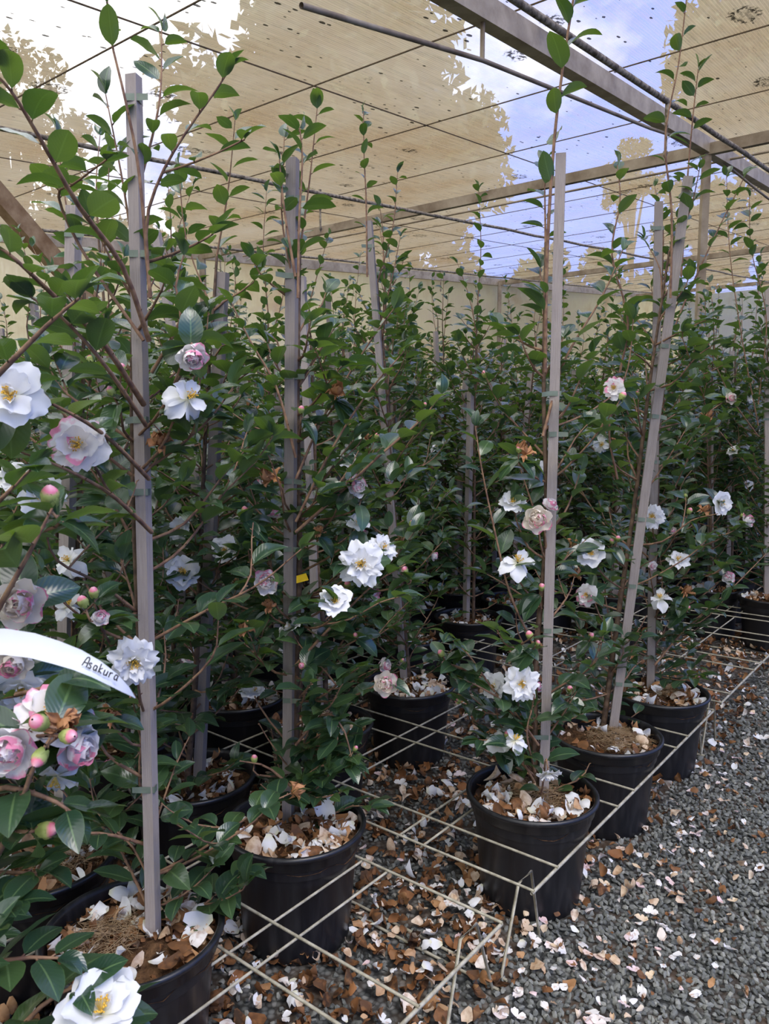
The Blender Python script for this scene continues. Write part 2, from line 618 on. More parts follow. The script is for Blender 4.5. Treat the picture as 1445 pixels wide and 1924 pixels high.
M['timber'] = mat_simple('rusty_brace', (0.20, 0.11, 0.045), (0.40, 0.27, 0.14), 9, 0.7, 0.3, 0.4)
M['pipe'] = mat_simple('lichened_pipe', (0.07, 0.05, 0.03), (0.46, 0.40, 0.30), 34, 0.7, 0.3, 0.6)
M['seam'] = mat_simple('dark_seam', (0.07, 0.05, 0.03), (0.14, 0.10, 0.06), 20, 0.8, 0.2, 0.1)
M['tree'] = None


def mat_tree():
    t = NT('tree_leaf')
    isl = t.island()
    col = t.ramp(isl, [(0, (0.030, 0.045, 0.018)), (1, (0.075, 0.10, 0.04))])
    p = t.pr(col, 0.6, 0.3)
    tr = t.n('ShaderNodeBsdfTranslucent'); tr.inputs['Color'].default_value = (0.10, 0.14, 0.04, 1)
    return t.done(t.mixs(0.2, p.outputs[0], tr.outputs[0]))


M['tree'] = mat_tree()

# ------------------------------------------------------------------ setting: ground
rs = np.random.RandomState(5)
mb = MB()
g = 60
mb.add([(-g, -g, 0), (g, -g, 0), (g, g, 0), (-g, g, 0)], [[0, 1, 2, 3]])
tag(mb.build('floor', M['ground'], smooth=False), kind='structure')


def in_view(p, marg=0.15):
    d = p[1]
    return d > 0.7 and abs(p[0]) < 0.5 * d + marg


def gravel():
    phi = (1 + 5 ** .5) / 2
    I = np.array([(-1, phi, 0), (1, phi, 0), (-1, -phi, 0), (1, -phi, 0), (0, -1, phi), (0, 1, phi), (0, -1, -phi), (0, 1, -phi), (phi, 0, -1), (phi, 0, 1), (-phi, 0, -1), (-phi, 0, 1)]) / 1.9
    F = np.array([(0, 11, 5), (0, 5, 1), (0, 1, 7), (0, 7, 10), (0, 10, 11), (1, 5, 9), (5, 11, 4), (11, 10, 2), (10, 7, 6), (7, 1, 8), (3, 9, 4), (3, 4, 2), (3, 2, 6), (3, 6, 8), (3, 8, 9), (4, 9, 5), (2, 4, 11), (6, 2, 10), (8, 6, 7), (9, 8, 1)])
    r = np.random.RandomState(3)
    P, S = [], []
    # dense on the path side, thinner under the plants; larger steps further off
    for (y0, y1, step) in ((0.85, 2.5, 0.0138), (2.5, 3.6, 0.0165), (3.6, 5.2, 0.022)):
        ys = np.arange(y0, y1, step)
        for y in ys:
            xs = np.arange(-0.5 * y - 0.1, 0.5 * y + 0.8, step)
            xx = xs + r.uniform(-.5, .5, len(xs)) * step
            yy = y + r.uniform(-.5, .5, len(xs)) * step
            v = xx * VX + yy * VY
            keep = (v < 0.74 + r.uniform(-.1, .12, len(xs))) | ((r.rand(len(xs)) < 0.35) & (v < 2.3) & (y < 2.9))
            P.append(np.stack([xx[keep], yy[keep]], 1))
            S.append(np.full(keep.sum(), step * 0.62))
    P = np.concatenate(P); S = np.concatenate(S)
    n = len(P)
    V = np.repeat(I[None], n, 0) * (1 + r.uniform(-.35, .35, (n, 12, 1)))
    sc = S[:, None] * r.uniform([.65, .5, .38], [1.25, .9, .72], (n, 3))
    V = V * sc[:, None, :]
    # random rotation
    q = r.normal(size=(n, 4)); q[:, 1:3] *= 0.45; q /= np.linalg.norm(q, axis=1, keepdims=True)
    w, x, y, z = q.T
    R = np.stack([1 - 2 * (y * y + z * z), 2 * (x * y - z * w), 2 * (x * z + y * w), 2 * (x * y + z * w), 1 - 2 * (x * x + z * z), 2 * (y * z - x * w), 2 * (x * z - y * w), 2 * (y * z + x * w), 1 - 2 * (x * x + y * y)], 1).reshape(n, 3, 3)
    V = np.einsum('nij,nkj->nki', R, V)
    V[:, :, 0] += P[:, 0, None]; V[:, :, 1] += P[:, 1, None]
    V[:, :, 2] += (S * r.uniform(.15, .75, n))[:, None]
    T = (F[None] + (np.arange(n) * 12)[:, None, None]).reshape(-1, 3)
    m = MB(); m.add(V.reshape(-1, 3), T=T)
    o = m.build('gravel', M['gravel'], smooth=False)
    tag(o, 'crushed blue-grey gravel spread over the path and under the grids', 'gravel', kind='stuff')


gravel()


# ------------------------------------------------------------------ petals
def petal_grid(L, Wd, cup=0.25, curl=0.0, notch=0.12, ruf=0.0, nu=5, nv=5, rnd=random, base=0.18):
    """petal along +y, normal +z; returns verts, quads, uv"""
    V, UV = [], []
    ph = rnd.uniform(0, 6.28)
    for j in range(nv):
        t = j / (nv - 1)
        w = Wd * math.sin(math.pi * (.05 + .71 * t ** 1.15)) ** .72
        for i in range(nu):
            s = i / (nu - 1) * 2 - 1
            x = s * w / 2
            y = L * t - notch * L * (t ** 6) * (1 - min(1, abs(s) * 2.2)) - (0.30 * L * t ** 3) * (s * s)
            z = cup * L * (0.45 * s * s * t + 0.4 * t * t) - curl * L * t ** 3
            z += ruf * L * math.sin(s * 5 + ph) * t * t + ruf * .6 * L * math.sin(s * 11 + ph * 2) * t ** 3
            V.append((x, y, z)); UV.append((i / (nu - 1), t))
    Q = [[j * nu + i, j * nu + i + 1, (j + 1) * nu + i + 1, (j + 1) * nu + i] for j in range(nv - 1) for i in range(nu - 1)]
    return np.array(V), np.array(Q), np.array(UV)


def place(V, R, p):
    return V @ np.array(R).T + np.array(p)


def rotm(ax, a):
    return np.array(Matrix.Rotation(a, 3, ax))


def add_ring(mb, n, L, Wd, tilt, cup, z0, r0, rnd, off=0.0, ruf=0.05, notch=0.12, curl=0.0, jit=0.15, m=0, nu=6, nv=6):
    for k in range(n):
        V, Q, UV = petal_grid(L * rnd.uniform(.88, 1.1), Wd * rnd.uniform(.85, 1.12), cup, curl, notch * rnd.uniform(.2, 1.5), ruf, nu, nv, rnd)
        a = 2 * math.pi * (k + off) / n + rnd.uniform(-jit, jit)
        R = rotm('Z', a) @ rotm('X', tilt + rnd.uniform(-jit, jit) * .8)
        V = place(V, R, (0, 0, 0))
        d = rotm('Z', a) @ np.array([0, r0, 0])
        V = V + d + np.array([0, 0, z0 + 0.0006 * k])
        mb.add(V, Q, UV=UV, m=m)


def stamens_mesh(rnd, n=34, L=0.016, spread=0.9):
    m = MB()
    for k in range(n):
        a = rnd.uniform(0, 6.28); e = spread * math.sqrt(rnd.random()) * 0.75
        d = Vector((math.cos(a) * math.sin(e), math.sin(a) * math.sin(e), math.cos(e)))
        l = L * rnd.uniform(.7, 1.15)
        tube(m, [Vector((0, 0, 0)) + d * .002, d * l * .6, d * l + Vector((0, 0, .001))], [.0005, .0004, .0004], 3, 0)
        c = d * (l + .0007)
        s = .0014
        P = [c + Vector(o) * s for o in ((1, 0, 0), (-1, 0, 0), (0, 1, 0), (0, -1, 0), (0, 0, 1), (0, 0, -1))]
        m.add([tuple(p) for p in P], T=[[0, 2, 4], [2, 1, 4], [1, 3, 4], [3, 0, 4], [2, 0, 5], [1, 2, 5], [3, 1, 5], [0, 3, 5]], m=1)
    return m.mesh('stamens', [M['stamen'], M['anther']])


def open_flower(rnd, mat, R=0.048, lo=False):
    m = MB(); nu = 4 if lo else 7; nv = 4 if lo else 7
    add_ring(m, 6, R, R * .92, .25, .22, 0, .002, rnd, 0, .05, .16, .15, .16, 0, nu, nv)
    add_ring(m, 4, R * .8, R * .75, .55, .28, .002, .001, rnd, .4, .07, .16, .05, .25, 0, nu, nv)
    if not lo: add_ring(m, 3, R * .5, R * .34, .95, .3, .003, .003, rnd, .2, .12, .1, .0, .4, 0, 5, 5)
    return m.mesh('flower', [mat])


def ruffled_flower(rnd, mat, R=0.046):
    m = MB()
    add_ring(m, 9, R, R * .72, .15, .2, 0, .002, rnd, 0, .07, .2, .2, .18, 0, 7, 7)
    add_ring(m, 6, R * .85, R * .6, .5, .25, .003, .002, rnd, .4, .09, .2, .1, .25, 0, 7, 7)
    add_ring(m, 5, R * .55, R * .34, .9, .25, .004, .003, rnd, .3, .15, .15, .0, .4, 0, 5, 5)
    return m.mesh('flower', [mat])


def double_flower(rnd, mat, R=0.032, lo=False):
    m = MB(); k = 4 if lo else 7
    add_ring(m, 6, R, R * 1.0, .18, .55, 0, .003, rnd, 0, .03, .08, -.1, .1, 0, k, k)
    add_ring(m, 6, R * .95, R * .9, .6, .6, .002, .003, rnd, .5, .03, .08, -.25, .1, 0, k, k)
    add_ring(m, 5, R * .82, R * .75, 1.0, .6, .004, .002, rnd, .3, .03, .08, -.3, .1, 0, k, k)
    add_ring(m, 4, R * .66, R * .6, 1.3, .55, .006, .001, rnd, .6, .04, .05, -.3, .15, 0, k, k)
    if not lo: add_ring(m, 3, R * .5, R * .35, 1.5, .4, .008, .001, rnd, .2, .08, .05, -.2, .3, 0, 5, 5)
    return m.mesh('flower', [mat])


def droopy_flower(rnd, mat, R=0.046):
    m = MB()
    add_ring(m, 5, R, R * .75, -.45, .3, 0, .002, rnd, 0, .08, .14, .3, .35, 0, 7, 7)
    add_ring(m, 3, R * .8, R * .6, .2, .3, .002, .002, rnd, .5, .08, .14, .1, .5, 0, 7, 7)
    return m.mesh('flower', [mat])


def spent_flower(rnd):
    m = MB()
    add_ring(m, 6, .022, .014, .9, .5, 0, .002, rnd, 0, .25, .1, -.4, .5, 0, 6, 6)
    add_ring(m, 5, .02, .013, .3, .5, .001, .002, rnd, .4, .3, .1, .3, .5, 0, 6, 6)
    return m.mesh('withered_flower', [M['spent']])


def bud_mesh(rnd, L=0.0175, R=0.0072):
    m = MB(); n = 10; nz = 9
    V, Q, UV = [], [], []
    for j in range(nz):
        t = j / (nz - 1)
        r = R * math.sin(math.pi * min(1, t * .93 + .05)) ** .75
        for k in range(n):
            a = 2 * math.pi * k / n
            rr = r * (1 + .07 * math.cos(3 * a + t * 5))
            V.append((rr * math.cos(a), rr * math.sin(a), L * t)); UV.append((k / n, t))
    for j in range(nz - 1):
        for k in range(n):
            q = (k + 1) % n
            Q.append([j * n + k, j * n + q, (j + 1) * n + q, (j + 1) * n + k])
    m.add(V, Q, UV=UV)
    for k in range(5):      # bract scales
        a = 2 * math.pi * k / 5 + .3
        V, Q, UV = petal_grid(L * .7, R * 1.5, .6, .0, 0, 0, 4, 4, rnd)
        V = place(V, rotm('Z', a) @ rotm('X', 1.25), (0, 0, 0)) + rotm('Z', a) @ np.array([0, R * .75, .0])
        m.add(V, Q, UV=UV * np.array([1, .45]))
    return m.mesh('bud', [M['bud']])


rnd = random.Random(11)
FL = {
    'open': [open_flower(rnd, M['petal']) for _ in range(4)],
    'ruffled': [ruffled_flower(rnd, M['petal']) for _ in range(3)],
    'openpink': [open_flower(rnd, M['petal_pink']) for _ in range(2)],
    'double': [double_flower(rnd, M['petal_cream']) for _ in range(3)],
    'doublepink': [double_flower(rnd, M['petal_pink']) for _ in range(3)],
    'droopy': [droopy_flower(rnd, M['petal']) for _ in range(3)],
    'bud': [bud_mesh(rnd) for _ in range(3)],
    'spent': [spent_flower(rnd) for _ in range(3)],
}
LOFL = [open_flower(rnd, M['petal'], lo=True) for _ in range(3)] + [double_flower(rnd, M['petal_cream'], lo=True) for _ in range(2)] + [open_flower(rnd, M['petal_pink'], .04, lo=True)]
STAM = [stamens_mesh(rnd) for _ in range(3)]


def add_flower(kind, pos, face, size, parent, rnd):
    """pos relative to the plant"""
    me = rnd.choice(FL[kind])
    nm = {'bud': 'bud', 'spent': 'withered_flower'}.get(kind, 'flower')
    o = newobj(nm, me, parent, pos)
    f = Vector(face).normalized()
    q = f.to_track_quat('Z', 'Y') @ Matrix.Rotation(rnd.uniform(0, 6.28), 4, 'Z').to_quaternion()
    o.rotation_mode = 'QUATERNION'; o.rotation_quaternion = q
    o.scale = (size,) * 3
    if kind in ('open', 'ruffled', 'openpink', 'droopy'):
        newobj('stamens', rnd.choice(STAM), o, (0, 0, .003))
    lab = {'doublepink': 'round double flower edged with pink', 'double': 'creamy rose-form double flower', 'spent': 'withered brown flower', 'bud': 'green bud with a pink tip'}.get(kind)
    if lab: o['label'] = lab
    return o


# ------------------------------------------------------------------ leaves
def leaf_template(nv, nu):
    T, S = [], []
    for j in range(nv):
        for i in range(nu):
            T.append(j / (nv - 1)); S.append(i / (nu - 1) * 2 - 1)
    Q = [[j * nu + i, j * nu + i + 1, (j + 1) * nu + i + 1, (j + 1) * nu + i] for j in range(nv - 1) for i in range(nu - 1)]
    return np.array(T), np.array(S), np.array(Q)


LT = {'hi': leaf_template(9, 5), 'mid': leaf_template(6, 3), 'lo': leaf_template(5, 3)}


HEROCELL = []
GUARD = []           # things in view of the path that growers keep clear of leaves: stakes and blooms
GOFF = [None]


def project(p):
    q = p - Vector((0, 0, CH))
    zc = q.y * CP - q.z * SP
    yc = q.y * SP + q.z * CP
    if zc < .05: return None
    return 722.5 + FPX * q.x / zc, 962 - FPX * yc / zc, q.y


def covers(p, extra=0.0):
    if GOFF[0] is None: return False
    r = project(Vector(p) + GOFF[0])
    if r is None: return True
    for (x0, y0, x1, y1, rad, Y) in GUARD:
        if r[2] > Y: continue
        dx, dy = x1 - x0, y1 - y0
        l2 = dx * dx + dy * dy
        t = 0 if l2 == 0 else max(0, min(1, ((r[0] - x0) * dx + (r[1] - y0) * dy) / l2))
        if math.hypot(r[0] - x0 - t * dx, r[1] - y0 - t * dy) < rad + extra * FPX / max(.3, r[2]): return True
    return False


def add_leaf(mb, p, d, n, L, rnd, lod='hi', m=0):
    if lod == 'hi' and GOFF[0] is not None:
        mid = Vector(p) + Vector(d).normalized() * L * .5
        if covers(mid, L * .26) and rnd.random() < .93: return
    T, S, Q = LT[lod]
    Wd = L * rnd.uniform(.50, .64)
    prof = np.sin(np.pi * np.clip(T, 0.0, 1) ** 0.88) ** 0.68
    prof = np.maximum(prof * (1 - 0.25 * np.clip(T - .75, 0, 1) * 4 * .6), 0.02)
    if lod == 'hi':
        prof = prof * (1 + 0.015 * np.sign(np.sin(T * 60)))
    c = rnd.uniform(.15, .95)
    th = c * T                       # bending downwards along the length
    y = L * (T - 0.10 * c * T ** 2)
    z = L * (0.22 * c * T - 0.62 * c * T ** 2)
    fold = rnd.uniform(.10, .5)
    x = S * Wd / 2 * prof * math.cos(fold)
    z = z + np.abs(S) * Wd / 2 * prof * math.sin(fold)
    wav = rnd.uniform(0, .018) * L
    z = z + wav * np.sin(T * 14 + rnd.uniform(0, 6)) * np.abs(S)
    ax, dd, nn = frame_from(d, n)
    V = x[:, None] * np.array(ax) + y[:, None] * np.array(dd) + z[:, None] * np.array(nn) + np.array(p)
    UV = np.stack([S / 2 + .5, T], 1)
    mb.add(V, Q, UV=UV, m=m)


def smooth_path(pts, n):
    """Catmull-Rom through control points"""
    pts = [Vector(p) for p in pts]
    P = [pts[0] * 2 - pts[1]] + pts + [pts[-1] * 2 - pts[-2]]
    out = []
    segs = len(pts) - 1
    for k in range(n + 1):
        s = k / n * segs
        i = min(int(s), segs - 1); t = s - i
        a, b, c, d = P[i], P[i + 1], P[i + 2], P[i + 3]
        out.append(0.5 * ((2 * b) + (c - a) * t + (2 * a - 5 * b + 4 * c - d) * t * t + (3 * b - a - 3 * c + d) * t ** 3))
    return out


def leafy_branch(ms, mf, pts, r0, r1, L, sp, rnd, lod='hi', start=.15, tip=True, sm=1, dens=1.0):
    total = sum((Vector(pts[i + 1]) - Vector(pts[i])).length for i in range(len(pts) - 1))
    n = max(4, int(total / (0.03 if lod == 'hi' else .06)))
    path = smooth_path(pts, n)
    rad = [r0 + (r1 - r0) * k / n for k in range(n + 1)]
    tube(ms, path, rad, 6 if lod == 'hi' else 4, sm)
    s = total * start
    side = rnd.choice((-1, 1))
    a = rnd.uniform(0, 6.28)
    while s < total:
        f = s / total * n
        i = min(int(f), n - 1)
        p = path[i].lerp(path[i + 1], f - i)
        d = (path[i + 1] - path[i]).normalized()
        # leaf plane: two rows left and right of the branch
        h = d.cross(Vector((0, 0, 1)))
        if h.length < .25:
            a += math.pi + rnd.uniform(-.7, .7)
            h = Vector((math.cos(a), math.sin(a), 0)); ss = 1
        else:
            h.normalize(); ss = side
        if rnd.random() < dens:
            ld = (h * ss * rnd.uniform(.7, 1.0) + d * rnd.uniform(.25, .8) + Vector((rnd.uniform(-.2, .2), rnd.uniform(-.2, .2), rnd.uniform(-.1, .3))))
            nn = Vector((rnd.uniform(-.45, .45), rnd.uniform(-.45, .45), 1.0)) - d * .2
            l = L * rnd.uniform(.72, 1.15) * (1 - .3 * max(0, (s / total - .8) * 5) * .6)
            pet = ld.normalized() * .006
            if lod == 'hi': tube(ms, [p, p + pet], [.0013, .0011], 4, sm)
            add_leaf(mf, p + pet, ld, nn, l, rnd, lod)
        side = -side
        s += sp * rnd.uniform(.7, 1.3)
    if tip:
        d = (path[-1] - path[-2]).normalized()
        for k in range(2):
            ld = d + Vector((rnd.uniform(-.6, .6), rnd.uniform(-.6, .6), rnd.uniform(-.1, .3)))
            add_leaf(mf, path[-1], ld, (rnd.uniform(-.5, .5), rnd.uniform(-.5, .5), 1), L * rnd.uniform(.5, .85), rnd, lod)
    return path


def rand_branch(ms, mf, origin, az, length, elev, rnd, L, sp, lod, r0=.0035, dens=1.0):
    for _ in range(6):
        h = Vector((math.cos(az), math.sin(az), 0))
        e = origin + h * length * .8 * math.cos(elev) + Vector((0, 0, length * .85 * math.sin(elev)))
        if lod != 'hi' or not (covers(e) or covers(origin.lerp(e, .5)) or covers(origin.lerp(e, .25))): break
        az += rnd.uniform(.5, 1.4)
    h = Vector((math.cos(az), math.sin(az), 0))
    p1 = origin + h * length * .35 * math.cos(elev) + Vector((0, 0, length * .30 * math.sin(elev)))
    p2 = origin + h * length * .72 * math.cos(elev) + Vector((0, 0, length * .75 * math.sin(elev)))
    p3 = origin + h * length * .92 * math.cos(elev) + Vector((0, 0, length * 1.12 * math.sin(elev)))
    j = lambda: Vector((rnd.uniform(-1, 1), rnd.uniform(-1, 1), rnd.uniform(-1, 1))) * length * .05
    return leafy_branch(ms, mf, [origin, p1 + j(), p2 + j(), p3 + j()], r0, .0012, L, sp, rnd, lod, dens=dens)


def trunk_and_branches(rnd, top, lod, nbr, spread, L, sp, low=.03, toph=None, base_xy=(0.02, 0.01), dens=1.0, lead=2):
    """all in plant coordinates, soil at z = SOIL. top: Vector the trunk heads for"""
    ms, mf = MB(), MB()
    b = Vector((base_xy[0], base_xy[1], SOIL - .02))
    top = Vector(top)
    off = Vector((base_xy[0], base_xy[1], 0))
    cps = [b]
    for k in (1, 2, 3, 4):
        t = k / 4
        cps.append(b.lerp(top, t) + Vector((rnd.uniform(-.012, .012), rnd.uniform(-.012, .012), 0)))
    path = smooth_path(cps, 22)
    tube(ms, path, [.0095 - .006 * k / 22 for k in range(23)], 8 if lod == 'hi' else 5, 0)
    H = (top - b).length
    tips = []
    for k in range(nbr):
        t = low + (0.93 - low) * (k + rnd.random()) / nbr
        o = path[min(22, int(t * 22))]
        az = k * 2.4 + rnd.uniform(-.6, .6)
        prof = spread * (0.55 + .7 * math.sin(math.pi * min(1, t * 1.0 + .12)))
        ln = prof * rnd.uniform(.6, 1.15)
        el = rnd.uniform(.25, 1.0) if t > .12 else rnd.uniform(.15, .7)
        pth = rand_branch(ms, mf, o, az, ln, el, rnd, L, sp, lod, dens=dens)
        tips.append((pth[-1], (pth[-1] - pth[-3]).normalized(), t))
        if ln > .2 and rnd.random() < .7:
            i = len(pth) // 2
            p2 = rand_branch(ms, mf, pth[i], az + rnd.choice((-.8, .8)), ln * .55, el + .1, rnd, L, sp, lod, .002, dens=dens)
            tips.append((p2[-1], (p2[-1] - p2[-3]).normalized(), t))
    for k in range(lead):
        hh = rnd.uniform(.18, .5)
        o = path[-1 - 2 * k]
        e = o + Vector((rnd.uniform(-.09, .09), rnd.uniform(-.09, .09), hh))
        leafy_branch(ms, mf, [o, o.lerp(e, .5) + Vector((rnd.uniform(-.03, .03), rnd.uniform(-.03, .03), 0)), e], .003, .001, L * .82, sp * 1.15, rnd, lod, .05)
    return ms, mf, path, tips


# ------------------------------------------------------------------ pot
POT_H, RIM, SOIL = .275, .158, .243


def pot_mesh(n=56):
    m = MB()
    prof = [(.0, .004), (.115, .004), (.121, .0), (.124, .006), (.125, .02), (.1445, .232), (.1475, .238), (.1525, .2385), (.1555, .241),
            (.158, .262), (.1625, .2645), (.1655, .269), (.1655, .2735), (.1625, .277), (.158, .2775), (.154, .2745), (.1525, .268), (.150, .24), (.147, .215)]
    lathe(m, prof, n)
    return m.mesh('pot', [M['pot']])


def soil_mesh(seed):
    r = np.random.RandomState(seed)
    m = MB()
    n, k = 40, 12
    V = [(0, 0, SOIL + .012)]
    V = []
    for j in range(k + 1):
        rr = .1505 * j / k
        for i in range(n):
            a = 2 * math.pi * i / n
            x, y = rr * math.cos(a), rr * math.sin(a)
            z = SOIL - .008 + .012 * math.sin(x * 40 + seed) * math.cos(y * 37 + seed * 2) + .016 * math.exp(-(rr / .06) ** 2) + r.uniform(-.0035, .0035)
            V.append((x, y, z))
    Q = [[j * n + i, j * n + (i + 1) % n, (j + 1) * n + (i + 1) % n, (j + 1) * n + i] for j in range(k) for i in range(n)]
    m.add(V, Q)
    return m.mesh('soil', [M['soil']])


def scatter_petals(m, pts, size, rnd, matidx=None, zj=.012, nu=5, nv=5):
    for (x, y, z) in pts:
        s = size * rnd.choice((.55, .7, .85, 1, 1.1, 1.35)) * rnd.uniform(.85, 1.15)
        V, Q, UV = petal_grid(s, s * rnd.uniform(.6, .95), rnd.uniform(-.1, .9), rnd.uniform(-.4, .5), .12, rnd.uniform(0, .25), nu, nv, rnd)
        V[:, 1] -= s * .5
        R = rotm('Z', rnd.uniform(0, 6.28)) @ rotm('X', rnd.gauss(0, .45)) @ rotm('Y', rnd.gauss(0, .45) + (math.pi if rnd.random() < .4 else 0))
        V = place(V, R, (x, y, 0))
        V[:, 2] += z - V[:, 2].min() * .8 + rnd.uniform(0, zj)
        m.add(V, Q, UV=UV, m=(matidx(rnd) if matidx else 0))


def pot_litter(seed, n, size=.033, ring=True):
    r = random.Random(seed)
    m = MB(); pts = []
    a0 = r.uniform(0, 6.28)
    for k in range(n):
        a = r.uniform(0, 6.28)
        if r.random() < .55: a = a0 + r.gauss(0, .9)
        rr = .135 * (r.random() ** (.35 if ring else .6))
        pts.append((rr * math.cos(a), rr * math.sin(a), SOIL + .004))
    crumbs = []
    for k in range(int(n * 1.6)):
        a = r.uniform(0, 6.28); rr = .145 * math.sqrt(r.random())
        crumbs.append((rr * math.cos(a), rr * math.sin(a), SOIL + .001))
    scatter_petals(m, crumbs, .017, r, lambda q: 2 if q.random() < .75 else 0)
    scatter_petals(m, pts, size, r, lambda q: 1 if q.random() < .36 else 0)
    return m.mesh('fallen_petals', [M['litter'], M['petal'], M['mulch']])


def coir_mesh(seed, cx, cy, R=.075, n=420):
    r = random.Random(seed); m = MB()
    for k in range(n):
        a = r.uniform(0, 6.28); rr = R * math.sqrt(r.random())
        c = Vector((cx + rr * math.cos(a), cy + rr * math.sin(a), SOIL + .012 + .018 * (1 - rr / R) + r.uniform(-.004, .006)))
        b = r.uniform(0, 6.28); l = r.uniform(.012, .03)
        d = Vector((math.cos(b), math.sin(b), r.uniform(-.25, .3))) * l
        k2 = Vector((r.uniform(-1, 1), r.uniform(-1, 1), r.uniform(-.3, .8))) * .005
        tube(m, [c - d, c + k2, c + d], [.0004, .0005, .0004], 3)
    return m.mesh('coir_mulch', [M['coir']])


POT = pot_mesh()
SOILS = [soil_mesh(s) for s in (1, 2, 3)]
LITS = [pot_litter(s, 70) for s in (1, 2, 3, 4)]


def tie_on(m, a, b, f, rnd, w=.030, tail=True):
    """wrapped tape round the stake a->b at fraction f"""
    a, b = Vector(a), Vector(b)
    x, d, z = frame_from(b - a, (0, 1, 0))
    c = a.lerp(b, f)
    h = .006
    for s0, s1 in (((-1, -1), (1, -1)), ((1, -1), (1, 1)), ((1, 1), (-1, 1)), ((-1, 1), (-1, -1))):
        p = c + x * (s0[0] * w / 2) + z * (s0[1] * w / 2)
        q = c + x * (s1[0] * w / 2) + z * (s1[1] * w / 2)
        m.add([tuple(p - d * h), tuple(q - d * h), tuple(q + d * h), tuple(p + d * h)], [[0, 1, 2, 3]])
    if tail:
        sd = rnd.choice((-1, 1))
        p = c + x * (sd * w / 2) - z * (w / 2)
        q = p + x * sd * rnd.uniform(.012, .022) + d * rnd.uniform(-.004, .004) - z * .003
        m.add([tuple(p - d * h), tuple(q - d * h * .9), tuple(q + d * h * .9), tuple(p + d * h)], [[0, 1, 2, 3]])


def add_stake(root, a, b, w, rnd, ties, name='wooden_stake'):
    m = MB()
    bar(m, a, b, w, w, (0.25, 1, 0))
    o = m.build(name, M['stake'], root, smooth=False)
    for f in ties:
        t = MB(); tie_on(t, a, b, f, rnd, w * 1.14)
        t.build('tie', M['tie'], root, smooth=False)
    return o


PLANTS = {}      # (i, j) -> (root, label placeholder)


def plant_base(u, v, i=None, j=None):
    root = empty('potted_camellia', W(u, v, 0.0))
    return root


# ------------------------------------------------------------------ the hero plants: real grid spots, stakes read off the picture
UC = lambda i: .745 + .4675 * i
VC = lambda j: .860 + .365 * j
OCC = {}


